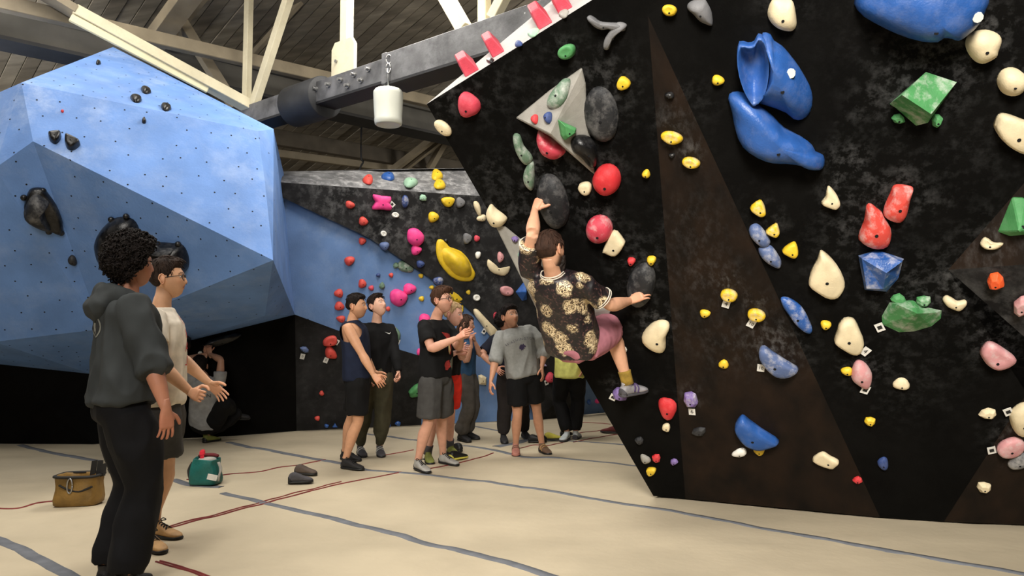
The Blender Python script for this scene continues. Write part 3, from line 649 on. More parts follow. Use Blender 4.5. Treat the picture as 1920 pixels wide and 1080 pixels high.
# blue part
H(679, 452, 14, 14, -30, 'coral', 'dome', .05, 'red hold just below the charcoal edge', g=GB)
H(655, 489, 20, 17, -30, 'coral', 'dome', .07, 'red hold alone at the left of the blue panel', g=GB)
H(679, 532, 15, 17, -10, 'coral', 'dome', .06, 'red hold above the head of the man in navy', g=GB)
H(696, 540, 10, 10, 0, 'rose', 'dome', .04, 'tiny crimson hold beside a green one', g=GB)
H(716, 536, 11, 14, 0, 'moss', 'facet', .05, 'small green hold beside the tiny crimson one', g=GB)
H(709, 516, 8, 8, 0, 'navy', 'dome', .04, 'tiny blue hold above the small green one', g=GB)
H(733, 516, 8, 9, 0, 'coral', 'dome', .04, 'tiny red hold below the green fish', g=GB)
H(789, 517, 9, 9, 0, 'yellow', 'dome', .04, 'tiny yellow hold right of the green fish', g=GB)
HP(c6, .25, [(905, 770), (940, 752), (985, 775), (1018, 810), (1010, 840), (970, 845), (925, 830), (900, 800)], 'moss', 'dome', .06, 'green fish body hold on the blue panel', g=GB, ck=1)
H(742, 498, 11, 12, 0, 'moss', 'facet', .04, 'green fish tail chip on the blue panel', g=GB)
H(809, 539, 9, 8, 0, 'yellow', 'dome', .04, 'tiny yellow hold left of the hair of the man with glasses', g=GB)
H(790, 560, 10, 10, 0, 'yellow', 'dome', .04, 'tiny yellow hold right of the two pink holds', g=GB)
H(767, 542, 24, 21, -20, 'pink', 'dome', .09, 'pink hold, upper right of the pink pair on blue', g=GB)
HP((520, 520), .25, [(845, 120), (870, 92), (905, 88), (960, 120), (972, 150), (955, 190), (920, 218), (890, 215), (850, 180)], 'pink', 'dome', .12, 'large pink hold, lower left of the pink pair on blue', g=GB)
H(635, 550, 17, 16, 30, 'coral', 'dome', .06, 'red hold, top of three stacked left of the man in navy', g=GB)
H(636, 574, 18, 17, 20, 'coral', 'dome', .06, 'red hold, middle of three stacked left of the man in navy', g=GB)
H(639, 598, 16, 13, 10, 'coral', 'dome', .06, 'red hold, lowest of three stacked left of the man in navy', g=GB)
H(727, 579, 9, 9, 0, 'coral', 'dome', .04, 'tiny red hold by the chin of the man looking up', g=GB)
H(795, 600, 20, 26, 20, 'pink', 'dome', .08, 'pink hold half hidden by the man with glasses', g=GB)
H(786, 660, 10, 13, 0, 'pink', 'dome', .05, 'tiny pink hold left of the black printed tee', g=GB)
H(743, 627, 13, 28, -8, 'moss', 'dome', .07, 'green hold with a tag beside the black long-sleeve', g=GB, tag=(745, 641, '', 20))
HP((520, 520), .25, [(1285, 68), (1345, 105), (1408, 168), (1380, 192), (1330, 190), (1290, 175), (1270, 120)], 'yellow', 'facet', .10, 'yellow triangle volume behind the man with glasses', g=GB, cat='volume')
HP((520, 520), .25, [(1340, 215), (1390, 205), (1390, 250), (1365, 285), (1345, 270)], 'yellow', 'facet', .08, 'yellow chip under the yellow triangle volume', g=GB)
HP((520, 520), .25, [(1468, 245), (1490, 236), (1520, 262), (1580, 330), (1640, 395), (1650, 430), (1620, 458), (1580, 420), (1520, 340), (1480, 285)], 'cream', 'bar', .10, 'long cream bone-shaped hold with a tag on the blue panel', g=GB, tag=(907, 621, '', 30))
HP((520, 520), .25, [(1505, 735), (1530, 728), (1566, 748), (1564, 806), (1510, 802)], 'cream', 'facet', .06, 'square cream hold low on the blue panel', g=GB)
HP((520, 520), .25, [(340, 480), (370, 448), (420, 435), (445, 455), (440, 500), (400, 515), (350, 512)], 'coral', 'jug', .09, 'big red hold on the low black panel, upper of two', g=GB, tag=(631, 641, '', 30))
HP((520, 520), .25, [(365, 530), (390, 512), (425, 540), (448, 595), (420, 608), (370, 600), (358, 570)], 'coral', 'dome', .09, 'big red hold on the low black panel, lower of two', g=GB, tag=(611, 675, '0', 20))
H(571, 655, 18, 11, 25, 'slate', 'facet', .06, 'blue-white hold with a tag on the black base panel', g=GB, tag=(567, 668, '0', 12))
H(603, 737, 9, 9, 0, 'coral', 'dome', .04, 'tiny red hold above another on the low black panel', g=GB)
H(595, 784, 10, 9, 0, 'coral', 'dome', .04, 'tiny red hold just above the mat', g=GB)
H(612, 798, 9, 7, 10, 'blue', 'facet', .04, 'tiny blue chip just above the mat, left of a blue triangle', g=GB)
H(628, 798, 10, 9, 0, 'blue', 'facet', .04, 'tiny blue triangle chip just above the mat', g=GB, tri=1)
H(728, 797, 10, 8, 0, 'blue', 'facet', .04, 'tiny blue chip between the legs of the watchers, left', g=GB)
H(746, 794, 11, 9, 0, 'blue', 'facet', .04, 'tiny blue chip between the legs of the watchers, right', g=GB)
HP((520, 520), .25, [(985, 850), (1035, 802), (1075, 796), (1090, 815), (1080, 865), (1000, 893), (988, 870)], 'green', 'wedge', .10, 'green beak-shaped hold low between the watching men', g=GB)
H(1119, 752, 8, 8, 0, 'pink', 'dome', .04, 'tiny pink hold seen under the overhang', g=GB)
H(1104, 754, 7, 10, 0, 'blue', 'dome', .04, 'tiny blue hold seen under the overhang', g=GB)
# --- boulder
GL = 'black holds on the blue boulder'
H(184, 119, 9, 6, 10, 'black', 'dome', .04, 'tiny black hold near the peak of the blue boulder', g=GL)
H(273, 171, 20, 10, 20, 'black', 'dome', .05, 'black almond hold, top of three on the pale slab', g=GL)
H(255, 187, 22, 11, 15, 'black', 'dome', .05, 'black almond hold, left of three on the pale slab', g=GL)
H(311, 203, 20, 11, 15, 'black', 'dome', .05, 'black almond hold, right of three on the pale slab', g=GL)
H(270, 227, 8, 11, 0, 'black', 'dome', .04, 'tiny black hold just below the pale slab', g=GL)
HP((0, 60), .2917, [(313, 675), (320, 660), (385, 655), (392, 680), (380, 705), (355, 722), (325, 705)], 'black', 'wedge', .07, 'black half-round hold, left of the pair at the boulder edge', g=GL)
HP((0, 60), .2917, [(418, 680), (440, 682), (512, 718), (505, 740), (470, 762), (435, 752), (418, 715)], 'black', 'wedge', .08, 'black half-round hold, right of the pair at the boulder edge', g=GL)
H(136, 488, 16, 20, -30, 'charcoal', 'dome', .05, 'small dark oval hold on the shaded boulder face', g=GL)
H(117, 209, 6, 5, 0, 'red', 'dome', .02, 'tiny red dot hold on the blue boulder', g=GL)
HP((0, 330), .25, [(180, 230), (190, 180), (205, 130), (230, 95), (280, 85), (330, 95), (370, 140), (400, 180), (440, 250), (465, 350), (468, 420), (440, 430), (400, 412), (360, 405), (300, 385), (230, 350), (195, 310)], 'black', 'wedge', .08, 'big black bowl volume on the left of the boulder', g=GL, cat='volume', feet=[(45, 369), (81, 356), (92, 433), (115, 435)],
   inner=[('bowl', [(a * .25, 330 + b * .25) for a, b in [(180, 262), (200, 185), (245, 118), (300, 112), (352, 148), (378, 180), (352, 205), (345, 260), (368, 325), (390, 385), (310, 375), (235, 340), (192, 305)]], 'charcoal', 'dome', .22, 1)])
HP((0, 330), .25, [(745, 500), (755, 440), (790, 370), (850, 320), (910, 305), (980, 315), (1020, 345), (1045, 400), (1055, 470), (1040, 560), (980, 650), (900, 690), (820, 670), (765, 600)], 'black', 'dome', .22, 'big black dome volume behind the curly head', g=GL, cat='volume', feet=[(211, 410), (239, 404)])
HP((0, 330), .25, [(1150, 500), (1200, 495), (1290, 502), (1360, 510), (1400, 560), (1420, 640), (1405, 700), (1350, 745), (1270, 740), (1190, 690), (1150, 600)], 'black', 'dome', .22, 'big black cup volume behind the head with glasses', g=GL, cat='volume', feet=[(336, 456)],
   inner=[('cup_face', [(a * .25, 330 + b * .25) for a, b in [(1155, 503), (1240, 506), (1335, 515), (1330, 535), (1265, 600), (1245, 680), (1190, 670), (1155, 600)]], 'charcoal', 'dish', .24, 1)])
H(340, 632, 36, 17, 10, 'black', 'wedge', .12, 'black fin hold hanging under the boulder, left', g=GL)
HP((0, 560), .3333, [(1140, 252), (1180, 225), (1260, 200), (1340, 190), (1355, 200), (1300, 235), (1220, 262), (1160, 266)], 'black', 'wedge', .14, 'long black fin hold gripped by the crouching climber', g=GL)

def spline_closed(q, k=3):
    n = len(q); out = []
    for i in range(n):
        p0, p1, p2, p3 = q[i - 1], q[i], q[(i + 1) % n], q[(i + 2) % n]
        for s in range(k):
            t = s / k
            out.append(tuple(0.5 * ((2 * p1[j]) + (p2[j] - p0[j]) * t + (2 * p0[j] - 5 * p1[j] + 4 * p2[j] - p3[j]) * t * t + (3 * p1[j] - p0[j] - 3 * p2[j] + p3[j]) * t ** 3) for j in (0, 1)))
    return out
def prep_holds():
    """finds each hold's place on the walls, before the panels are meshed"""
    vols = []
    for k, d in enumerate(_hl):
        px, py = d['c']; r = hit(px, py)
        if d.get('rim'):
            p0, n = pln(LT, SL1, T1); n = n if n.dot(CAM - LT) > 0 else -n
            r = (on_plane(px, py, p0, n), n, -1)
        if r is None: print('no wall behind', d['label']); continue
        loc, n, pi = r
        d['loc'], d['n'], d['pi'] = loc, n, pi
        rad = 0.5 * max(d['w'], d['h']) / F * loc.y
        if d.get('chalk'):
            up = (V((0, 0, 1)) - n * n.z).normalized()
            CHALKS.append((loc + up * rad * 0.9, rad * 1.25, d['chalk']))
    # more smears, not tied to a hold
    for px, py, r_, s_ in ((1700, 165, .18, .6), (1640, 190, .1, .5), (1590, 300, .10, .8), (1620, 310, .06, .9), (1590, 430, .13, .45), (1740, 380, .06, .4), (830, 180, .14, .5),
                           (905, 165, .2, .25), (920, 330, .12, .45), (955, 390, .10, .5), (990, 410, .10, .3), (860, 130, .2, .3), (1190, 460, .12, .4), (1890, 600, .22, .5),
                           (1840, 560, .15, .5), (1790, 515, .05, .9), (1860, 470, .2, .35), (1820, 470, .15, .3), (1700, 700, .3, .15), (1800, 300, .3, .12), (1700, 60, .25, .15),
                           (1000, 150, .3, .12), (1330, 520, .2, .35), (1340, 640, .25, .2), (1400, 650, .2, .3), (1300, 430, .25, .18), (1290, 200, .1, .3), (1570, 480, .2, .2), (1210, 600, .15, .2),
                           (735, 420, .35, .5), (700, 450, .2, .35), (770, 380, .25, .4), (760, 345, .6, .4), (850, 340, .6, .6), (650, 350, .6, .4), (800, 450, .3, .3), (870, 420, .3, .3), (920, 520, .3, .25),
                           (250, 110, .4, .45), (300, 150, .4, .3), (60, 175, .4, .4), (180, 210, .25, .25), (120, 290, .25, .3), (320, 590, .25, .3), (470, 330, .5, .15)):
        r = hit(px, py)
        if r: CHALKS.append((r[0], r_, s_))
PROF = {'dome': [(1, -.04), (1.0, .12), (.965, .34), (.9, .52), (.78, .72), (.6, .87), (.38, .96), (.18, 1.0)],
    'wedge': [(1, -.04), (1, .3), (.97, .62), (.9, .84), (.75, .95), (.45, 1.0), (.2, 1.0)],
    'bar': [(1, -.04), (1.02, .3), (.95, .62), (.78, .85), (.5, .97), (.2, 1.0)],
    'jug': [(1, -.04), (1.0, .35), (.97, .65), (.88, .88), (.70, 1.0), (.42, .98), (.2, .94)], 'dish': [(1, -.03), (1, .6), (.97, 1.0), (.90, .95), (.74, .55), (.5, .25), (.25, .15)],
    'ring': [(1, -.04), (1, .5), (.9, .9), (.7, 1.0), (.4, .8), (.2, .7)],
    'facet': [(1, -.03), (.97, .45), (.55, 1.0)], 'block': [(1, -.03), (.62, 1.0)],
    'shell': [(1, -.03), (.99, .10), (.94, .22), (.86, .35), (.74, .55), (.58, .76), (.4, .92), (.2, 1.0)],
    'pyramid': [(1, -.02), (.995, .03)], 'block3': [(1, -.02), (.97, .55)]}
def build_hold(d):
    if 'loc' not in d: return None
    loc, n = d['loc'], d['n']
    kind, ht = d['kind'], d['ht']
    if d.get('on') and VOLS.get('bvh'):
        dr = ray(*d['c']).normalized(); best = None
        for bv in VOLS['bvh']:
            l, nn, i, dist = bv.ray_cast(CAM, dr)
            if l is not None and (best is None or dist < best[2]): best = (l, nn if nn.dot(dr) < 0 else -nn, dist)
        if best: loc, n = best[0], best[1]
    up = V((0, 0, 1)) - n * n.z; e2 = up.normalized(); e1 = e2.cross(n).normalized()
    if 'pts' in d: q = d['pts']
    else:
        a = math.radians(d['ang']); ca, sa = math.cos(a), math.sin(a); q = []
        m = 3 if d.get('tri') else (7 if kind in ('facet',) else (4 if kind == 'block' else 12))
        for i in range(m):
            t = 2 * math.pi * i / m + (0.3 if kind == 'facet' else 0) + (math.pi / 4 if kind == 'block' else 0)
            if d.get('tri'): t = -math.pi / 2 + i * 2 * math.pi / 3
            rr = 1 + (0.10 * math.sin(3 * t + d['c'][0]) if kind in ('dome', 'facet', 'wedge') and d['w'] < 45 else 0)
            if kind == 'block': rr = 1.25
            x, y = math.cos(t) * d['w'] / 2 * rr, math.sin(t) * d['h'] / 2 * rr
            if kind in ('wedge', 'jug') and y < 0: y *= 0.8
            q.append((d['c'][0] + x * ca - y * sa, d['c'][1] + x * sa + y * ca))
    if kind not in ('facet', 'block', 'pyramid', 'poly'): q = spline_closed(q, 2 if len(q) >= 12 else 3)
    def loc2(p):
        w = on_plane(p[0], p[1], loc, n) - loc
        return (w.dot(e1), w.dot(e2))
    q = [loc2(p) for p in q]
    cx = sum(p[0] for p in q) / len(q); cy = sum(p[1] for p in q) / len(q)
    A = sum(q[i - 1][0] * q[i][1] - q[i][0] * q[i - 1][1] for i in range(len(q)))
    if A < 0: q.reverse()
    rad = math.sqrt(abs(A) / 2 / math.pi)
    W = lambda x, y, z: e1 * x + e2 * y + n * z
    bm = bmesh.new(); N = len(q)
    seed = d['c'][0] * 0.37 + d['c'][1] * 0.11
    def ring(s, z, sx=0, sy=0):
        return [bm.verts.new(W(cx + (x - cx) * s + sx, cy + (y - cy) * s + sy, z)) for x, y in q]
    prof = PROF.get(kind, [])
    ap = None
    if d.get('apex'): ap = loc2(d['apex'])
    rings = []
    if kind == 'poly':
        vv = []
        for px, py, hh in d['verts']:
            w = on_plane(px, py, loc + n * hh, n) - loc
            vv.append(bm.verts.new(w if hh > 0 else w - n * .01))
        for f in d['faces']: bm.faces.new([vv[i] for i in f])
        try: bm.faces.new([vv[i] for i in d['base']])
        except ValueError: pass
        bmesh.ops.triangulate(bm, faces=[f for f in bm.faces if len(f.verts) > 4])
    for s, z in prof:
        sx = sy = 0
        if kind == 'jug': sy = rad * 0.16 * max(0, z)
        if kind == 'shell' and ap: sx, sy = (ap[0] - cx) * (1 - s), (ap[1] - cy) * (1 - s)
        rings.append(ring(s, z * ht, sx, sy))
    for a, b in zip(rings, rings[1:]):
        for i in range(N):
            j = (i + 1) % N
            bm.faces.new((a[i], a[j], b[j], b[i]))
    if rings: bm.faces.new(list(reversed(rings[0])))
    if kind == 'pyramid':
        v = bm.verts.new(W(ap[0], ap[1], ht))
        for i in range(N): bm.faces.new((rings[-1][i], rings[-1][(i + 1) % N], v))
    elif kind == 'poly': pass
    else:
        bm.faces.new(rings[-1])
    if kind in ('dome', 'wedge', 'bar', 'jug', 'ring', 'shell'):
        am = min(0.012, rad * 0.07)
        for v in bm.verts:
            if v.co.dot(n) > ht * .1:
                v.co += V([noise.noise(v.co * (0.9 / max(rad, .03)) + V((seed, k * 7.1, 1))) for k in (0, 1, 2)]) * am
    smooth = kind in ('dome', 'wedge', 'bar', 'jug', 'ring', 'shell')
    nm = 'wall_volume' if d.get('cat') == 'volume' else ('paper_tag' if d.get('cat') == 'tag' else 'climbing_hold')
    if not smooth and kind != 'poly':
        bmesh.ops.recalc_face_normals(bm, faces=bm.faces[:])
        try: bmesh.ops.bevel(bm, geom=[e for e in bm.edges if e.calc_face_angle(0) > .25], offset=min(.007, rad * .06), segments=1, affect='EDGES')
        except Exception: pass
    bvh = BVHTree.FromBMesh(bm)
    o = bm_obj(nm, bm, hold_mat(d['col'], d.get('ck')), None, smooth)
    if not smooth:
        pass
    o.location = loc
    cat = d.get('cat', 'climbing hold')
    tag(o, d['label'], cat, d.get('g', GR))
    if cat == 'volume':
        VOLS['bvh'].append(BVHTree.FromPolygons([tuple(v.co + loc) for v in o.data.vertices], [tuple(p.vertices) for p in o.data.polygons]))
    def surf(x, y):
        l, nn, i, dist = bvh.ray_cast(W(x, y, ht * 3 + .2), -n)
        return (l, nn) if l is not None else (W(x, y, ht), n)
    def disc(name, x, y, r, hgt, m):
        l, nn = surf(x, y); nn = (nn + n).normalized(); s, u = frame_of(nn)
        b2 = bmesh.new(); loft_bm(b2, [(l - nn * .004, s * r, u * r), (l + nn * hgt, s * r * .9, u * r * .9)], 10)
        c = bm_obj(name, b2, m); c.parent = o; return c
    if cat != 'tag' and d['w'] > 11 and kind != 'poly' and not d.get('rim') or d.get('bolt'):
        r = min(.011, max(.006, rad * .11)); bx, by = cx, cy - rad * .25
        if kind in ('pyramid',) and ap: bx, by = (ap[0] + cx) / 2 + rad * .15, (ap[1] + cy) / 2
        disc('bolt_hole', bx, by, r, .0015, M_HOLE)
    if d.get('washer'):
        x, y = loc2(d['washer']); disc('steel_washer', x, y, .026, .016, M_WHITEP); disc('bolt_hole', x + .006, y, .010, .019, M_HOLE)
    for nm2, pts2, col2, kd2, ht2, ck2 in d.get('inner', []):
        q2 = [loc2(p) for p in spline_closed(pts2, 2)]
        if sum(q2[i - 1][0] * q2[i][1] - q2[i][0] * q2[i - 1][1] for i in range(len(q2))) < 0: q2.reverse()
        x2 = sum(p[0] for p in q2) / len(q2); y2 = sum(p[1] for p in q2) / len(q2); b2 = bmesh.new(); rr = []
        for s_, z_ in PROF[kd2]: rr.append([b2.verts.new(W(x2 + (x - x2) * s_, y2 + (y - y2) * s_, z_ * ht2)) for x, y in q2])
        for a_, b_ in zip(rr, rr[1:]):
            for i in range(len(q2)): b2.faces.new((a_[i], a_[(i + 1) % len(q2)], b_[(i + 1) % len(q2)], b_[i]))
        b2.faces.new(rr[-1])
        c = bm_obj(nm2, b2, hold_mat(col2, ck2), None, True); c.parent = o
    for k, f in enumerate(d.get('feet', [])):
        x, y = loc2(f); l = W(x, y, 0.0)
        b2 = bmesh.new(); bmesh.ops.create_icosphere(b2, subdivisions=2, radius=.030, matrix=Matrix.Translation(l + n * .022))
        c = bm_obj('mounting_knob', b2, hold_mat('black', 0), None, True); c.parent = o
    if d.get('tag'):
        tx, ty, s, an = d['tag']
        p = on_plane(tx, ty, loc, n) - loc
        a = math.radians(-an); u1 = e1 * math.cos(a) + e2 * math.sin(a); u2 = n.cross(u1)
        far = loc.y > 7.5
        hw, hh = (.024, .030) if not far else (.030, .038)
        b2 = bmesh.new(); box_bm(b2, p + n * .012, u1 * hw, u2 * hh, n * .0015)
        c = bm_obj('grade_tag', b2, M_TAG, None); c['label'] = 'white grade tag'; c.parent = o
        mw = Matrix.Translation(p + n * .0140) @ Matrix((u1, u2, n)).transposed().to_4x4()
        if s:
            t = text_obj('tag_print', s, .044 if len(s) == 1 else .034, mw, M_INK, None); t.parent = c
        else:
            b3 = bmesh.new(); box_bm(b3, p + n * .0142, u1 * hw * .55, u2 * hh * .42, n * .0008)
            t = bm_obj('tag_print', b3, M_INK); t.parent = c
    return o
VOLS = {'bvh': []}
def bolt_holes(roots):
    """threaded holes of the blue panels: far past a few hundred, so one stuff part a panel group"""
    bm = bmesh.new(); rnd = random.Random(11)
    for k, p in enumerate(PANELS):
        if p['m'] is not M_BLUE and p['m'] is not M_BLUEB or not p['cuts']: continue
        a, b, c = p['pts'][:3]
        n = (b - a).cross(c - a).normalized()
        if n.dot(CAM - a) < 0: n = -n
        e2 = (V((0, 0, 1)) - n * n.z).normalized(); e1 = e2.cross(n)
        g = 0.24 if p['m'] is M_BLUE else 0.30
        pts = [((v - a).dot(e1), (v - a).dot(e2)) for v in p['pts']]
        x0, x1 = min(q[0] for q in pts), max(q[0] for q in pts); y0, y1 = min(q[1] for q in pts), max(q[1] for q in pts)
        j = 0; y = y0
        while y < y1:
            x = x0 + (g / 2 if j % 2 else 0)
            while x < x1:
                w = a + e1 * (x + rnd.uniform(-.05, .05)) + e2 * (y + rnd.uniform(-.04, .04))
                d = (w - CAM).normalized(); l, nn, i, dist = BVH.ray_cast(CAM, d)
                if l is not None and _pi[i] == k and rnd.random() < .9:
                    nn = nn if nn.dot(d) < 0 else -nn
                    s, u = frame_of(nn); r = .0085
                    c_ = l + nn * .0015
                    bm.faces.new([bm.verts.new(c_ + s * r * math.cos(t) + u * r * math.sin(t)) for t in [q * math.pi / 4 for q in range(8)]])
                x += g
            y += g * .8; j += 1
    o = bm_obj('bolt_holes', bm, M_HOLE, roots['l']); o['kind'] = 'stuff'
# ================================================================ people
def bake(bm, voxel, smooth=4):
    """fuses overlapping closed skins into one continuous surface"""
    me = bpy.data.meshes.new('t'); bmesh.ops.recalc_face_normals(bm, faces=bm.faces[:]); bm.to_mesh(me); bm.free()
    o = bpy.data.objects.new('t', me); COL.objects.link(o)
    m = o.modifiers.new('r', 'REMESH'); m.mode = 'VOXEL'; m.voxel_size = voxel; m.adaptivity = 0
    if smooth:
        s = o.modifiers.new('s', 'SMOOTH'); s.iterations = smooth; s.factor = 0.5
    dg = bpy.context.evaluated_depsgraph_get()
    out = bpy.data.meshes.new_from_object(o.evaluated_get(dg))
    bpy.data.objects.remove(o); bpy.data.meshes.remove(me)
    return out
def face_dir(a, p=0.0):
    a, p = math.radians(a), math.radians(p)
    return V((math.cos(a) * math.cos(p), math.sin(a) * math.cos(p), math.sin(p)))
def right_of(f): return V((f.y, -f.x, 0)).normalized()
def ik(a, b, l1, l2, pole):
    d = b - a; L = d.length; u = d.normalized()
    if L >= l1 + l2 - 1e-3: return a + u * (L * l1 / (l1 + l2))
    x = (l1 * l1 - l2 * l2 + L * L) / (2 * L); h = math.sqrt(max(0, l1 * l1 - x * x))
    p = pole - u * pole.dot(u); p = p.normalized() if p.length > 1e-4 else frame_of(u)[0]
    return a + u * x + p * h
def limb(bm, a, b, c, r1, r2, k, hint, n=12, back=None, s0=0.0, s1=1.0, end=True):
    """two-bone tube a-b-c; r1, r2: (t, radius) down each bone"""
    pts = [(a.lerp(b, t), r) for t, r in r1] + [(b.lerp(c, t), r) for t, r in r2]
    secs = []
    for i, (p, r) in enumerate(pts):
        q0 = pts[max(0, i - 1)][0]; q1 = pts[min(len(pts) - 1, i + 1)][0]
        s, u = frame_of(q1 - q0, hint)
        ru, rv = r if isinstance(r, tuple) else (r, r)
        secs.append((p + (back * r_off(i, len(r1), len(r2)) * k if back else V((0, 0, 0))), s * ru * k, u * rv * k))
    loft_bm(bm, secs, n)
def r_off(i, n1, n2): return (0, .5, 1.0, .7, .3, 0, 0, 0)[i - n1] * .012 if i >= n1 else 0
ARM1 = [(-.06, .042), (.04, .054), (.2, .056), (.5, .051), (.85, .042), (.97, .040)]
ARM2 = [(.06, .043), (.22, .047), (.45, .042), (.7, (.034, .031)), (.90, (.0285, .024)), (.98, (.026, .021)), (1.04, (.018, .014))]
LEG1 = [(-.05, .070), (.1, .084), (.3, .086), (.6, .076), (.88, .060), (.98, .057)]
LEG2 = [(.06, .055), (.2, .058), (.33, .060), (.52, .053), (.75, .041), (.92, .036), (1.0, .037)]
TORSO = [(-.20, .085, .075, 0), (-.12, .14, .11, -.012), (0, .168, .122, -.012), (.14, .160, .112, -.004), (.32, .142, .100, .002), (.5, .150, .106, .008), (.68, .168, .114, .010), (.82, .176, .108, .002), (.91, .140, .088, -.008), (.97, .085, .068, -.010)]

def head_grid(hs, fem=0.0, nx=64, ny=44):
    """skull, face and jaw as one grid in head space: x forward, y left, z up; returns verts and faces"""
    g = lambda x, m, s: math.exp(-((x - m) / s) ** 2)
    vs = []; 
    for j in range(ny + 1):
        el = math.pi * (j / ny - .5)
        for i in range(nx):
            t = i / nx * 2 * math.pi - math.pi
            az = t - 0.45 * math.sin(t)                       # closer columns over the face
            cx, cy, cz = math.cos(el) * math.cos(az), math.cos(el) * math.sin(az), math.sin(el)
            x, y, z = .098 * cx, .076 * cy, .118 * cz
            if x < 0: x *= 1.02
            z2 = z
            # jaw: narrow towards the chin, throat cut back
            if z < 0:
                q = min(1, -z / .118)
                y *= 1 - .31 * q ** 2.2
                if x < 0: x = x * (1 - .55 * q) + .006 * q; z2 = z * (1 - .28 * min(1, -x / .07))
                else: x = x * (1 - .10 * q) + .022 * q ** 1.5
            else:
                q = z / .118
                y *= 1 + .05 * math.sin(q * math.pi)
                x -= .004 * q
            z = z2
            fr = max(0, cx) ** 1.5
            if fr > 0:
                x += fr * (.004 * g(z, .030, .012) * g(abs(y), .028, .025))                     # brow
                x -= fr * (.011 * g(z, .008, .014) * g(abs(y), .032, .015))                     # eye sockets
                x -= fr * .004 * g(z, .012, .010) * g(y, 0, .010)
                nw = .0085 + .006 * max(0, min(1, (.012 - z) / .04))
                npz = max(0, min(1, (.020 - z) / .050)) if z > -.032 else max(0, 1 - (-.032 - z) / .010)
                x += fr * .0185 * npz ** 1.1 * g(y, 0, nw)                                         # nose
                x += fr * .006 * g(z, -.030, .008) * g(abs(y), .013, .006)
                x += fr * .0065 * g(z, -.051, .006) * g(y, 0, .019)                              # lips
                x += fr * .0070 * g(z, -.063, .006) * g(y, 0, .017)
                x -= fr * .0050 * g(z, -.0565, .003) * g(y, 0, .020)
                x += fr * .008 * g(z, -.094, .014) * g(y, 0, .018)                               # chin
                x -= fr * .003 * g(z, -.077, .007) * g(y, 0, .02)
                x += fr * .004 * g(z, -.012, .016) * g(abs(y), .045, .016)                        # cheek bones
                x -= fr * .004 * g(z, -.045, .018) * g(abs(y), .045, .014)
            vs.append(V((x, y, z)) * hs)
    fs = []
    for j in range(ny):
        for i in range(nx):
            k = (i + 1) % nx
            fs.append((j * nx + i, j * nx + k, (j + 1) * nx + k, (j + 1) * nx + i))
    return vs, fs
def sm(a, b, x):
    t = max(0, min(1, (x - a) / (b - a))); return t * t * (3 - 2 * t)

def hand_mesh(W, X, T, right, curl, k, spread=1.0, thumb=None, voxel=.0034):
    """palm, four fingers and a thumb, in a frame at the wrist: X along the hand, T towards the thumb"""
    X = X.normalized(); Y = (T - X * T.dot(X)).normalized(); Z = X.cross(Y) * (1 if right else -1)
    w = lambda x, y, z: W + (X * x + Y * y + Z * z) * k
    bm = bmesh.new()
    loft_bm(bm, [(w(-.055, 0, 0), Y * .016 * k, Z * .014 * k), (w(-.025, 0, 0), Y * .0245 * k, Z * .0195 * k), (w(0, 0, 0), Y * .0270 * k, Z * .0195 * k), (w(.025, 0, -.001), Y * .032 * k, Z * .018 * k, 2.6), (w(.06, .001, 0), Y * .0375 * k, Z * .0155 * k, 3),
                 (w(.088, .001, .001), Y * .0385 * k, Z * .0135 * k, 3), (w(.098, .001, 0), Y * .031 * k, Z * .009 * k, 3)], 16)
    loft_bm(bm, [(w(.01, .018, -.010), Y * .016 * k, Z * .014 * k), (w(.04, .030, -.012), Y * .017 * k, Z * .014 * k), (w(.062, .036, -.008), Y * .012 * k, Z * .011 * k)], 10)
    for j, (by, ln, rad, sp) in enumerate(((.0298, .078, .0086, .13), (.0102, .086, .0090, .03), (-.0098, .081, .0087, -.06), (-.0286, .064, .0077, -.17))):
        c = curl[j] if isinstance(curl, (list, tuple)) else curl
        p = V((.088, by, 0)); a = c * .55; pts = [p - V((.012, 0, 0)), p]; side = sp * spread
        for f, da in ((.46, 0), (.30, c), (.24, c * .7)):
            a += da
            p = p + V((math.cos(a) * math.cos(side), math.sin(side) * math.cos(a), -math.sin(a))) * ln * f; pts.append(p)
        q = [pts[0]]
        for u, v_ in zip(pts, pts[1:]): q += [u.lerp(v_, .5), v_]
        rr = [rad * (1.02 - .22 * i / (len(q) - 1)) for i in range(len(q))]; rr[-1] *= .62
        tube_bm(bm, [w(*v_) for v_ in q], [r * k for r in rr], 9, Z)
    tc = thumb if thumb is not None else .35
    p = V((.026, .026, -.010)); pts = [p]; a = .95
    for f, da in ((.046, 0), (.034, -tc), (.027, -tc * .8)):
        a += da; p = p + V((math.cos(a) * .95, math.sin(a), -.22 - .3 * tc)) .normalized() * f; pts.append(p)
    q = [pts[0]]
    for u, v_ in zip(pts, pts[1:]): q += [u.lerp(v_, .5), v_]
    rr = [.0135, .0128, .0118, .0108, .0108, .0098, .0066]
    tube_bm(bm, [w(*v_) for v_ in q], [r * k for r in rr], 9, Z)
    return bake(bm, voxel, 3)

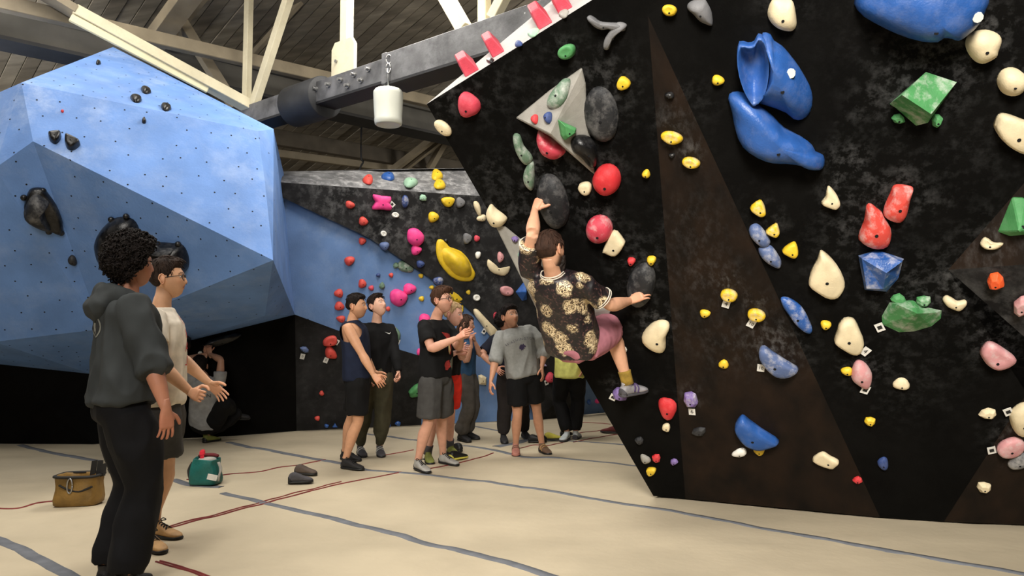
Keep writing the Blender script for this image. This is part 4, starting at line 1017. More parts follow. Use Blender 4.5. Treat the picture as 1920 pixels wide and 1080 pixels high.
def shoe(name, g, d, L, mu, ms, parent, label=None, low=False, up=V((0, 0, 1)), laces=None, straps=None, tip=0.0, z0=0.004, slim=1.0):
    d = (d - up * d.dot(up)).normalized(); s = up.cross(d)
    w = lambda x, y, z: g + d * (x * L) + s * y * slim + up * (z + z0)
    bm = bmesh.new()
    prof = [(-.27, .016, .014, .050), (-.255, .026, .010, .066), (-.2, .033, .008, .084), (-.08, .036, .008, .094), (.05, .038, .008, .090), (.2, .041, .008, .076), (.36, .046, .008, .058), (.52, .047, .008, .047), (.64, .040, .008, .038), (.71, .027, .009, .030), (.74, .010, .012, .024)]
    loft_bm(bm, [(w(x, 0, (a + b) / 2), s * hw * slim, up * (b - a) / 2, 2.5) for x, hw, a, b in prof], 18)
    if not low:
        loft_bm(bm, [(w(-.09, 0, .05), s * .033 * slim, d * .040), (w(-.10, 0, .092), s * .036 * slim, d * .046), (w(-.105, 0, .104), s * .037 * slim, d * .048), (w(-.105, 0, .102), s * .030 * slim, d * .040)], 16)
    me = bake(bm, .006, 3)
    o = bpy.data.objects.new(name, me); COL.objects.link(o); me.materials.append(mu); me.shade_smooth()
    if parent: adopt(o, parent)
    bm = bmesh.new()
    sp = [(-.285, .016), (-.26, .030), (-.15, .037), (.05, .040), (.3, .047), (.5, .050), (.64, .043), (.72, .030), (.755, .010)]
    loft_bm(bm, [(w(x, 0, .008), s * hw * slim, up * .012, 3) for x, hw in sp], 14)
    so = bm_obj('sole', bm, ms, o, True)
    bm = bmesh.new(); loft_bm(bm, [(w(x, 0, .012 + h), s * hw * slim, up * (h + .002), 2.6) for x, hw, h in ((-.285, .014, .018), (-.262, .029, .022), (-.21, .036, .018), (-.16, .038, .006))], 14); bm_obj('heel_rubber', bm, ms, o, True)
    if laces:
        bm = bmesh.new()
        for x in (.08, .16, .24, .32):
            z = .094 - .08 * (x - .02) ; tube_bm(bm, crom([w(x - .02, -.026, z - .016), w(x, 0, z + .004), w(x + .03, .026, z - .016)], 3), .0035, 5)
            tube_bm(bm, crom([w(x - .02, .026, z - .016), w(x, 0, z + .004), w(x + .03, -.026, z - .016)], 3), .0035, 5)
        tube_bm(bm, crom([w(.05, 0, .098), w(.02, .03, .112), w(.07, .045, .10), w(.06, .005, .1)], 4), .0035, 5)
        tube_bm(bm, crom([w(.05, 0, .098), w(.02, -.03, .112), w(.07, -.045, .10), w(.06, -.005, .1)], 4), .0035, 5)
        bm_obj('laces', bm, laces, o, True)
    if straps:
        for x in (.10, .24):
            z = .088 - .09 * (x - .05); bm = bmesh.new()
            tube_bm(bm, crom([w(x, -.042, z - .05), w(x, -.036, z - .012), w(x, 0, z + .006), w(x, .036, z - .012), w(x, .042, z - .05)], 4), .010, 8, d, .35)
            bm_obj('strap', bm, straps, o, True)
    if label and parent is None: tag(o, label, 'shoe', 'loose climbing shoes on the mat')
    elif label: o['label'] = label
    return o

_cloth = {}
def cloth(name, rgb, rough=.85, **k): return mat(name, srgb(*rgb), rough, k.pop('var', .14), k.pop('scale', 14), k.pop('bump', .12), k.pop('bscale', 420), spec=.2, **k)
def skin_mat(): return mat('skin', (1, 1, 1, 1), .5, .05, 25, .06, 160, attr='tint', spec=.35)
def floral_mat():
    if 'floral_shirt' in _mc: return _mc['floral_shirt']
    m = mat('floral_shirt', (0, 0, 0, 1), .45, .1, 8, .12, 160, spec=.5)
    nt = m.node_tree; N = nt.nodes; L = nt.links; b = N['Principled BSDF']
    tc = N.new('ShaderNodeTexCoord')
    wn = N.new('ShaderNodeTexNoise'); wn.inputs['Scale'].default_value = 26; L.new(tc.outputs['Object'], wn.inputs['Vector'])
    ad = N.new('ShaderNodeVectorMath'); ad.operation = 'MULTIPLY_ADD'; ad.inputs[1].default_value = (.05, .05, .05)
    L.new(wn.outputs['Color'], ad.inputs[0]); L.new(tc.outputs['Object'], ad.inputs[2])
    v1 = N.new('ShaderNodeTexVoronoi'); v1.inputs['Scale'].default_value = 7.0; L.new(ad.outputs[0], v1.inputs['Vector'])       # clusters of blossom
    n4 = N.new('ShaderNodeTexNoise'); n4.inputs['Scale'].default_value = 34; n4.inputs['Detail'].default_value = 3; L.new(tc.outputs['Object'], n4.inputs['Vector'])
    q1 = N.new('ShaderNodeMath'); q1.operation = 'MULTIPLY_ADD'; q1.inputs[1].default_value = 4.5; L.new(n4.outputs['Fac'], q1.inputs[0])     # ragged rings of petals
    q2 = N.new('ShaderNodeMath'); q2.operation = 'MULTIPLY'; q2.inputs[1].default_value = 6.5; L.new(v1.outputs['Distance'], q2.inputs[0]); L.new(q2.outputs[0], q1.inputs[2])
    v2 = N.new('ShaderNodeMath'); v2.operation = 'FRACT'; L.new(q1.outputs[0], v2.inputs[0])
    n3 = N.new('ShaderNodeTexNoise'); n3.inputs['Scale'].default_value = 60; n3.inputs['Detail'].default_value = 4; L.new(tc.outputs['Object'], n3.inputs['Vector'])
    def ramp(src, stops):
        r = N.new('ShaderNodeValToRGB'); cr = r.color_ramp
        while len(cr.elements) > 1: cr.elements.remove(cr.elements[0])
        cr.elements[0].position = stops[0][0]; cr.elements[0].color = stops[0][1]
        for p, c in stops[1:]: e = cr.elements.new(p); e.color = c
        L.new(src, r.inputs['Fac']); return r.outputs['Color']
    mask = ramp(v1.outputs['Distance'], [(.0, (1, 1, 1, 1)), (.36, (1, 1, 1, 1)), (.48, (0, 0, 0, 1)), (1, (0, 0, 0, 1))])
    pet = ramp(v2.outputs[0], [(.0, srgb(84, 62, 46)), (.14, srgb(196, 172, 130)), (.36, srgb(232, 216, 182)), (.60, srgb(206, 184, 144)), (.76, srgb(96, 72, 52)), (.88, (.010, .007, .008, 1)), (1, srgb(84, 62, 46))])
    leaf = ramp(n3.outputs['Fac'], [(.0, (.006, .005, .006, 1)), (.52, (.008, .006, .008, 1)), (.60, srgb(52, 32, 36)), (.68, srgb(98, 72, 64)), (1, srgb(130, 104, 86))])
    mx = N.new('ShaderNodeMix'); mx.data_type = 'RGBA'; L.new(mask, mx.inputs['Factor']); L.new(leaf, mx.inputs['A']); L.new(pet, mx.inputs['B'])
    L.new(mx.outputs['Result'], b.inputs['Base Color'])
    return m
def open_tube(bm, pts, rad, n, hint):
    """sleeve or trouser leg with a hollow mouth"""
    secs = []
    for i, p in enumerate(pts):
        d = pts[min(len(pts) - 1, i + 1)] - pts[max(0, i - 1)]
        s, u = frame_of(d, hint); secs.append((p, s * rad[i], u * rad[i]))
    c, s, u = secs[-1]; d = (pts[-1] - pts[-2]).normalized(); q = max(.5, (rad[-1] - .030) / rad[-1])
    if rad[-1] > .06: secs += [(c + d * .002, s * (q + 1) / 2, u * (q + 1) / 2), (c - d * .030, s * q, u * q)]
    loft_bm(bm, secs, n)
def wrinkle(me, amp, fr, seed, vert=.45, keep=None):
    me.calc_loop_triangles()
    nr = [v.normal.copy() for v in me.vertices]
    for v, n in zip(me.vertices, nr):
        q = V((v.co.x * fr, v.co.y * fr, v.co.z * fr * vert)) + V((seed, seed * 2, 0))
        a = noise.noise(q); b = noise.noise(q * 2.3 + V((5, 0, 0)))
        h = (1 - 2.6 * abs(a)) * .9 + b * .45 - .15
        v.co += n * (amp * 1.45 * h)
def put(name, me, m, parent, label=None):
    o = bpy.data.objects.new(name, me); COL.objects.link(o); me.materials.clear(); me.materials.append(m); me.shade_smooth()
    adopt(o, parent)
    if label: o['label'] = label
    return o
def decal(name, shirt, origin, r, u, f, polys, m, lift=.004, label=None, text=None, size=.05, arc=0.0):
    """flat print laid on the cloth: outlines in (right, up) metres about origin, pressed on along -f"""
    me0 = shirt.data
    bv = BVHTree.FromPolygons([tuple(v.co) for v in me0.vertices], [tuple(p.vertices) for p in me0.polygons])
    bm = bmesh.new(); tris = []
    if text:
        cu = bpy.data.curves.new('t', 'FONT'); cu.body = text; cu.size = size; cu.align_x = 'CENTER'; cu.align_y = 'CENTER'; cu.resolution_u = 2; cu.space_character = 1.25
        o = bpy.data.objects.new('t', cu); COL.objects.link(o)
        tm = bpy.data.meshes.new_from_object(o.evaluated_get(bpy.context.evaluated_depsgraph_get()))
        polys = []
        for p in tm.polygons:
            q = [(tm.vertices[i].co.x, tm.vertices[i].co.y) for i in p.vertices]
            if arc: q = [(x, y - arc * x * x) for x, y in q]
            polys.append(q)
        bpy.data.objects.remove(o)
    for q in polys:
        try: bm.faces.new([bm.verts.new((x, y, 0)) for x, y in q])
        except ValueError: pass
    bmesh.ops.triangulate(bm, faces=bm.faces[:])
    for _ in range(6):
        es = [e for e in bm.edges if e.calc_length() > .022]
        if not es: break
        bmesh.ops.subdivide_edges(bm, edges=es, cuts=1); bmesh.ops.triangulate(bm, faces=[q for q in bm.faces if len(q.verts) > 3])
    for v in bm.verts:
        p = origin + r * v.co.x + u * v.co.y + f * .4
        l, n, i, dist = bv.ray_cast(p, -f)
        v.co = (l + f * lift) if l is not None else (p - f * .4)
    o = bm_obj(name, bm, m, shirt)
    if label: o['label'] = label
    return o

def person(label, pel, neck, yawc, yawp, head, arms, feet, skin=(205, 152, 122), hair=None, k=1.0, girth=1.0, top=None, bottom=None, shoes=None, vox=.009, glasses=None, brow=(40, 28, 22), beard=None, hs=1.0, shoff=(0, 0), group=None, sock=None):
    seed = pel[0] * .013 + pel[1] * .007
    pe, ne = P(*pel), P(*neck)
    up = (ne - pe).normalized(); TL = (ne - pe).length
    rc = right_of(face_dir(yawc)); rc = (rc - up * rc.dot(up)).normalized(); fc = up.cross(rc)
    rp = right_of(face_dir(yawp)); rp = (rp - up * rp.dot(up)).normalized(); fp = up.cross(rp)
    ls = {}
    for sd, sg in (('R', 1), ('L', -1)):
        so = shoff[0 if sd == 'R' else 1]
        ls['s' + sd] = ne + rc * (.172 * k * sg * girth ** .5) - up * (.055 * k - so) - fc * .008
        ls['h' + sd] = pe + rp * (.088 * k * sg) - up * .03 * k
        wx, wy, wY, pole = arms[sd][:4]
        ls['w' + sd] = P(wx, wy, wY)
        ls['e' + sd] = ik(ls['s' + sd], ls['w' + sd], .295 * k, .262 * k, V(pole))
        d = (ls['w' + sd] - ls['s' + sd])
        if d.length > .55 * k: ls['w' + sd] = ls['s' + sd] + d.normalized() * .555 * k
        ft = feet[sd]
        if ft[0] == 'wall':
            ls['a' + sd] = P(*ft[1]); ls['d' + sd] = V(ft[2]).normalized(); ls['u' + sd] = V(ft[3]).normalized(); pole = V(ft[4])
        else:
            g = FL(ft[0], ft[1]); tdir = FL(ft[2], ft[3]) - g; tdir.z = 0
            ls['d' + sd] = tdir.normalized(); ls['u' + sd] = V((0, 0, 1)); ls['a' + sd] = g + V((0, 0, .092 + mat_h(g.x, g.y) + .004)) - ls['d' + sd] * .03; pole = (fp * .7 + ls['d' + sd] * .6)
            if len(ft) > 4: pole = V(ft[4])
        ls['k' + sd] = ik(ls['h' + sd], ls['a' + sd], .435 * k, .415 * k, pole)
    # ---- body
    def frame_at(t):
        r = rp.lerp(rc, max(0, min(1, t))).normalized(); return r, up.cross(r)
    bm = bmesh.new()
    secs = []
    for t, w, d, fo in TORSO:
        r, f = frame_at(t); u_ = .93 if t < .9 else 1.0; secs.append((pe + up * (TL * t) + f * fo * k, r * w * k * girth * u_, f * d * k * girth * u_, 2.4))
    loft_bm(bm, secs, 20)
    hc = P(*head[:3]); hf = face_dir(head[3], head[4]); hr = right_of(hf)
    if len(head) > 5:
        a = math.radians(head[5]); hr = hr * math.cos(a) + V((0, 0, 1)) * math.sin(a); hr = (hr - hf * hr.dot(hf)).normalized()
    hu = hr.cross(hf)
    HS = hs * (.96 + .04 * k)
    nb = hc - hu * .055 * HS - hf * .018
    tube_bm(bm, [ne - up * .05 * k, ne.lerp(nb, .35), ne.lerp(nb, .7), nb + hu * .02], [.066 * k, .054 * k, .051 * k, .050 * k], 14, rc)
    for sd in 'RL':
        limb(bm, ls['s' + sd], ls['e' + sd], ls['w' + sd], [(t, r * girth ** .5) for t, r in ARM1], ARM2, k, V((0, 0, 1)) if abs((ls['e' + sd] - ls['s' + sd]).normalized().z) < .9 else fc)
        limb(bm, ls['h' + sd], ls['k' + sd], ls['a' + sd], [(t, r * girth ** .5) for t, r in LEG1], LEG2, k, fp, back=-fp)
    body = bake(bm, vox, 3)
    # ---- assemble one body mesh with a tint on every vertex
    sk = V(srgb(*skin)[:3]); pink = V((sk.x * 1.02, sk.y * .80, sk.z * .76))
    bmx = bmesh.new(); tl = bmx.verts.layers.float_color.new('tint')
    def add(verts, faces, col):
        vv = []
        for i, v in enumerate(verts):
            b = bmx.verts.new(v); c = col(i, v) if callable(col) else col; b[tl] = (c[0], c[1], c[2], 1); vv.append(b)
        for f in faces:
            try: bmx.faces.new([vv[i] for i in f])
            except ValueError: pass
    add([v.co for v in body.vertices], [p.vertices for p in body.polygons], sk)
    for sd in 'RL':
        a = arms[sd]; hd = P(a[4][0], a[4][1], a[4][2]) - ls['w' + sd] if len(a[4]) == 3 and abs(a[4][0]) > 3 else V(a[4])
        hm = hand_mesh(ls['w' + sd], hd, V(a[5]), sd == 'R', a[6], .97 * k * hs, a[7] if len(a) > 7 else 1.0, a[8] if len(a) > 8 else None)
        add([v.co for v in hm.vertices], [p.vertices for p in hm.polygons], lambda i, v, w0=ls['w' + sd].copy(), hd=hd.normalized(): sk.lerp(pink, .45 * sm(-.01, .07, (v - w0).dot(hd))))
    hv, hfc = head_grid(HS)
    to_w = lambda v: hc + hf * v.x - hr * v.y + hu * v.z
    HR = V(srgb(*(hair or {}).get('col', (40, 28, 22)))[:3]); BR = V(srgb(*brow)[:3]); lip = V((sk.x * .82, sk.y * .52, sk.z * .52))
    def fcol(i, v):
        x, y, z = hv[i] / HS; c = sk.copy()
        if x > .03:
            ck = math.exp(-((abs(y) - .042) / .02) ** 2 - ((z + .02) / .02) ** 2); c = c.lerp(pink, .4 * ck)
            c = c.lerp(pink, .45 * math.exp(-(y / .014) ** 2 - ((z + .028) / .012) ** 2))
            if abs(y) < .025 and -.069 < z < -.046: c = c.lerp(lip, .85 * max(0, 1 - (abs(y) / .026) ** 2))
            if abs(y) < .018 and -.059 < z < -.0545: c = c.lerp(lip * .45, .6)
            by = abs(y)
            if .010 < by < .050: 
                bz = .0285 + .004 * math.sin((by - .010) / .040 * math.pi) - .003 * sm(.035, .05, by)
                if abs(z - bz) < .0058 - .002 * sm(.03, .05, by): c = c.lerp(BR, .85)
            if math.hypot((by - .032) / 1.7, z - .006) < .011: c = c.lerp(sk * .62, .6)
        if beard:
            bm_ = sm(-.02, -.05, z) * sm(-.03, .02, x) * (1 - .0)
            if x > .07 and abs(y) < .022 and z > -.068 and z < -.046: bm_ *= .15
            if x > .05 and abs(y) < .045 and z > -.040: bm_ *= .2
            c = c.lerp(V(srgb(*beard[0])[:3]), bm_ * beard[1])
        return c
    add([to_w(v) for v in hv], hfc, fcol)
    for sg in (-1, 1):                                    # eyes and ears
        ec = to_w(V((.0742, .0315 * sg, .0075)) * HS); b2 = bmesh.new(); bmesh.ops.create_uvsphere(b2, u_segments=14, v_segments=10, radius=.0118 * HS)
        vs = [v.co.copy() for v in b2.verts]; fs = [[v.index for v in f.verts] for f in b2.faces]; b2.free()
        look = (hf + hu * .05).normalized()
        add([ec + v for v in vs], fs, lambda i, v: (V((.62, .58, .55)) if (v - ec).normalized().dot(look) < .86 else (V((.05, .028, .018)) if (v - ec).normalized().dot(look) < .965 else V((.005, .005, .005)))))
        lids = [f for f in fs if (lambda q: q > .30 or q < -.42)(sum((vs[i].dot(hu) + .25 * vs[i].dot(hf) * 0 for i in f), 0.0) / len(f) / (.0118 * HS))]
        add([ec + v * 1.10 for v in vs], lids, sk * .86)
        b2 = bmesh.new(); e0 = V((-.008, .0765 * sg, -.004)) * HS
        er = lambda a, b, c_: to_w(e0 + V((a, b * sg, c_)) * HS)
        rim = [er(-.010 + .017 * math.cos(t) * (1 if math.sin(t) > 0 else .6), .012 + .006 * math.cos(t) * -1, .031 * math.sin(t) + .002) for t in [q * math.pi / 8 for q in range(16)]]
        rim += rim[:2]
        tube_bm(b2, rim, .0042 * HS, 6, hr)
        loft_bm(b2, [(er(-.003, -.006, 0), hf * .011 * HS, hu * .026 * HS), (er(-.008, .008, .002), hf * .015 * HS, hu * .029 * HS), (er(-.009, .011, .002), hf * .012 * HS, hu * .026 * HS)], 12)
        b2.verts.index_update()
        add([v.co.copy() for v in b2.verts], [[v.index for v in f.verts] for f in b2.faces], sk.lerp(pink, .4)); b2.free()
    bmesh.ops.recalc_face_normals(bmx, faces=bmx.faces[:])
    me = bpy.data.meshes.new('person'); bmx.to_mesh(me); bmx.free()
    me.materials.append(skin_mat()); me.shade_smooth()
    po = bpy.data.objects.new('person', me); COL.objects.link(po)
    tag(po, label, 'person', group)
    # ---- hair
    if hair: build_hair(po, hv, hfc, HS, to_w, hair, seed)
    # ---- shirt
    res = dict(ls=ls, pe=pe, ne=ne, up=up, TL=TL, rc=rc, fc=fc, rp=rp, fp=fp, hc=hc, hf=hf, hr=hr, hu=hu, body=po, k=k, frame_at=frame_at, HS=HS)
    if top:
        ez = top.get('ease', .016); hem = top.get('hem', -.04); bm = bmesh.new(); secs = []
        ww = max(.150, .150); T2 = [(hem, None), (hem + .03, None), (.1, None), (.25, None), (.4, None), (.55, None), (.7, None), (.82, None), (.90, None), (.955, None), (top.get('collar', .985), None)]
        def tor(t):
            q = TORSO
            if t <= q[0][0]: return q[0][1:]
            for a, b in zip(q, q[1:]):
                if a[0] <= t <= b[0]:
                    s = (t - a[0]) / (b[0] - a[0]); return tuple(x + (y - x) * s for x, y in zip(a[1:], b[1:]))
            return q[-1][1:]
        for t, _ in T2:
            w, d, fo = tor(t); r, f = frame_at(t)
            lo_ = top.get('loose', 0.0) * sm(.75, .2, t)
            if t < .6: w, d = max(w, .160), max(d, .112)
            pinch = -top.get('rib', 0) if t < hem + .02 else 0
            secs.append((pe + up * (TL * t) + f * fo * k - f * top.get('back', 0) * sm(.8, .3, t), r * (w * girth + ez + lo_ + pinch) * k, f * (d * girth + ez + lo_ * .8 + pinch) * k, 2.5))
        loft_bm(bm, secs, 24)
        for sd in 'RL':
            S, E, Wr = ls['s' + sd], ls['e' + sd], ls['w' + sd]; sl = top['sleeve'] if not isinstance(top['sleeve'], dict) else top['sleeve'][sd]
            if sl is None:
                continue
            e2 = ez * .75 + top.get('sloose', 0)
            inn = S + (ne - up * .08 - S) * .35
            if sl <= 1:
                pts = [inn, S.lerp(E, .02), S.lerp(E, .2), S.lerp(E, sl * .6), S.lerp(E, sl)]
                rr = [.050, .053 + e2 * .6, .056 + e2 * .7, .052 + e2, .050 + e2 + top.get('sloose', 0) * .3]
            else:
                f_ = sl - 1; pts = [inn, S.lerp(E, .02), S.lerp(E, .2), S.lerp(E, .5), S.lerp(E, .8), E, E.lerp(Wr, f_ * .35), E.lerp(Wr, f_ * .7), E.lerp(Wr, f_ * .92), E.lerp(Wr, f_)]
                bag = top.get('bag', 0)
                rr = [.050, .053 + e2 * .6, .055 + e2 * .7, .050 + e2, .046 + e2 + bag * .5, .044 + e2 + bag, .046 + e2 + bag, .040 + e2 + bag, .040 + e2 * .5, .036 + e2 * .35]
            open_tube(bm, pts, [r * k * girth ** .4 for r in rr], 16, fc)
        for c_, r_ in top.get('extra', []): pass
        if top.get('tank'):
            pass
        sm_ = bake(bm, .011 if vox < .0095 else .013, 5)
        if top.get('tank'):                                  # cut the arm holes back to the shoulder straps
            b2 = bmesh.new(); b2.from_mesh(sm_); kill = []
            for v in b2.verts:
                lv = v.co - ne; x = abs(lv.dot(rc)) / k; z = lv.dot(up) / k
                if z > -.23 and x > .112 + .075 * sm(-.10, -.23, z): kill.append(v)
            bmesh.ops.delete(b2, geom=kill, context='VERTS')
            for _ in range(10):
                ed = [v for v in b2.verts if v.is_boundary]; mv = {}
                for v in ed:
                    nb_ = [e.other_vert(v).co for e in v.link_edges if e.is_boundary]
                    if len(nb_) == 2: mv[v] = v.co * .4 + (nb_[0] + nb_[1]) * .3
                for v, c_ in mv.items(): v.co = c_
            b2.to_mesh(sm_); b2.free()
        wrinkle(sm_, top.get('wr', .006), top.get('wf', 8), seed)
        so = put(top['name'], sm_, top['mat'], po, top.get('label')); res['shirt'] = so
        if top.get('trim'):
            tm = top['trim']; bm = bmesh.new(); cpt = ne - up * .012 * k
            for q_, rr_ in tm['rings']:
                pts = [ne + up * (q_ * k) + rc * (rr_ * math.cos(t) * k) + fc * ((rr_ * .92 * math.sin(t) - .012) * k) - up * (.030 * max(0, math.sin(t)) * k) for t in [i * math.pi / 14 for i in range(29)]]
                tube_bm(bm, pts, .0042 * k, 6)
            bm_obj('collar_stripe', bm, tm['mat'], so, True)
            if tm.get('cuffs'):
                for sd in 'RL':
                    S, E = ls['s' + sd], ls['e' + sd]; d = (E - S).normalized(); s_, u_ = frame_of(d, fc)
                    for t_ in tm['cuffs']:
                        R_ = (.051 + ez * .75 + top.get('sloose', 0) * 1.3 + .002) * k * girth ** .4; bm = bmesh.new()
                        tube_bm(bm, [S.lerp(E, t_) + s_ * R_ * math.cos(t) + u_ * R_ * math.sin(t) for t in [i * math.pi / 12 for i in range(25)]], .0034, 6, d)
                        bm_obj('cuff_stripe', bm, tm['mat'], so, True)
    # ---- shorts or trousers
    if bottom:
        ez = bottom.get('ease', .014); bm = bmesh.new(); secs = []
        for t in (-.20, -.13, -.06, .02, .09, bottom.get('waist', .13)):
            q = TORSO; w, d, fo = (.10, .085, 0) if t <= -.2 else (.145, .115, -.012) if t < -.1 else (.166, .122, -.012) if t < .05 else (.160, .114, -.006)
            r, f = frame_at(t); e_ = ez if t < -.15 else (ez * .7 if t < -.08 else .007); secs.append((pe + up * (TL * t) + f * fo * k, r * (w * girth + e_) * k, f * (d * girth + e_) * k, 2.4))
        loft_bm(bm, secs, 22)
        for sd in 'RL':
            Hh, K, A = ls['h' + sd], ls['k' + sd], ls['a' + sd]; ln = bottom['len']
            lo_ = bottom.get('loose', .0)
            if ln <= 1:
                pts = [Hh.lerp(K, t * ln) for t in (-.02, .2, .45, .7, .9, 1.0)]; rr = [.096 + ez * .5, .105 + ez, .100 + ez + lo_ * .5, .092 + ez + lo_ * .9, .088 + ez + lo_, .087 + ez + lo_]
            else:
                f_ = ln - 1
                pts = [Hh.lerp(K, t) for t in (-.02, .15, .4, .7, .95)] + [K.lerp(A, t * f_) for t in (.12, .35, .6, .85, .96, 1.0)]
                hm = bottom.get('hemr', .065)
                rr = [.096 + ez * .5, .104 + ez, .096 + ez + lo_, .080 + ez + lo_, .068 + ez + lo_, .068 + ez + lo_, .070 + ez + lo_, .060 + ez + lo_, hm + .012, hm, hm]
            if ln > 1: bmesh.ops.create_icosphere(bm, subdivisions=3, radius=(.064 + ez + lo_) * k, matrix=Matrix.Translation(K))
            open_tube(bm, pts, [r * k * girth ** .4 for r in rr], 18, fp)
        sm_ = bake(bm, .011 if vox < .0095 else .013, 4)
        wrinkle(sm_, bottom.get('wr', .006), bottom.get('wf', 8), seed + 3)
        res['pants'] = put(bottom['name'], sm_, bottom['mat'], po, bottom.get('label'))
    for sd in 'RL':
        if shoes:
            s_ = shoes[sd] if sd in shoes else shoes
            u_ = ls['u' + sd]; g = ls['a' + sd] - u_ * .092 + ls['d' + sd] * .03
            shoe('shoe', g, ls['d' + sd], .27 * k, s_['mu'], s_['ms'], po, s_.get('label'), up=u_, laces=s_.get('laces'), straps=s_.get('straps'), low=s_.get('low', False))
        if sock and (sock[0] in (sd, 'B')):
            A, K = ls['a' + sd], ls['k' + sd]; bm = bmesh.new(); tube_bm(bm, [A.lerp(K, -.04), A.lerp(K, .05), A.lerp(K, .15), A.lerp(K, .2)], [.046 * k, .044 * k, .045 * k, .047 * k], 14); bm_obj('sock', bm, sock[1], po, True)
    if glasses:
        bm = bmesh.new(); w = lambda x, y, z: to_w(V((x, y, z)) * HS)
        for sg in (-1, 1):
            pts = [w(.0965 - .10 * abs(.033 + .024 * math.cos(t)) ** 1.5, sg * (.033 + .024 * math.copysign(abs(math.cos(t)) ** .7, math.cos(t))), .004 + .019 * math.copysign(abs(math.sin(t)) ** .7, math.sin(t))) for t in [q * math.pi / 10 for q in range(21)]]
            tube_bm(bm, pts, .0026 * HS, 6, hf)
            tube_bm(bm, [w(.094, sg * .057, .010), w(.080, sg * .074, .011), w(.03, sg * .082, .010), w(-.012, sg * .084, .006)], .0024 * HS, 6)
        tube_bm(bm, [w(.0955, -.010, .008), w(.098, 0, .011), w(.0955, .010, .008)], .0024 * HS, 6)
        bm_obj('glasses', bm, glasses, po, True)
    return res

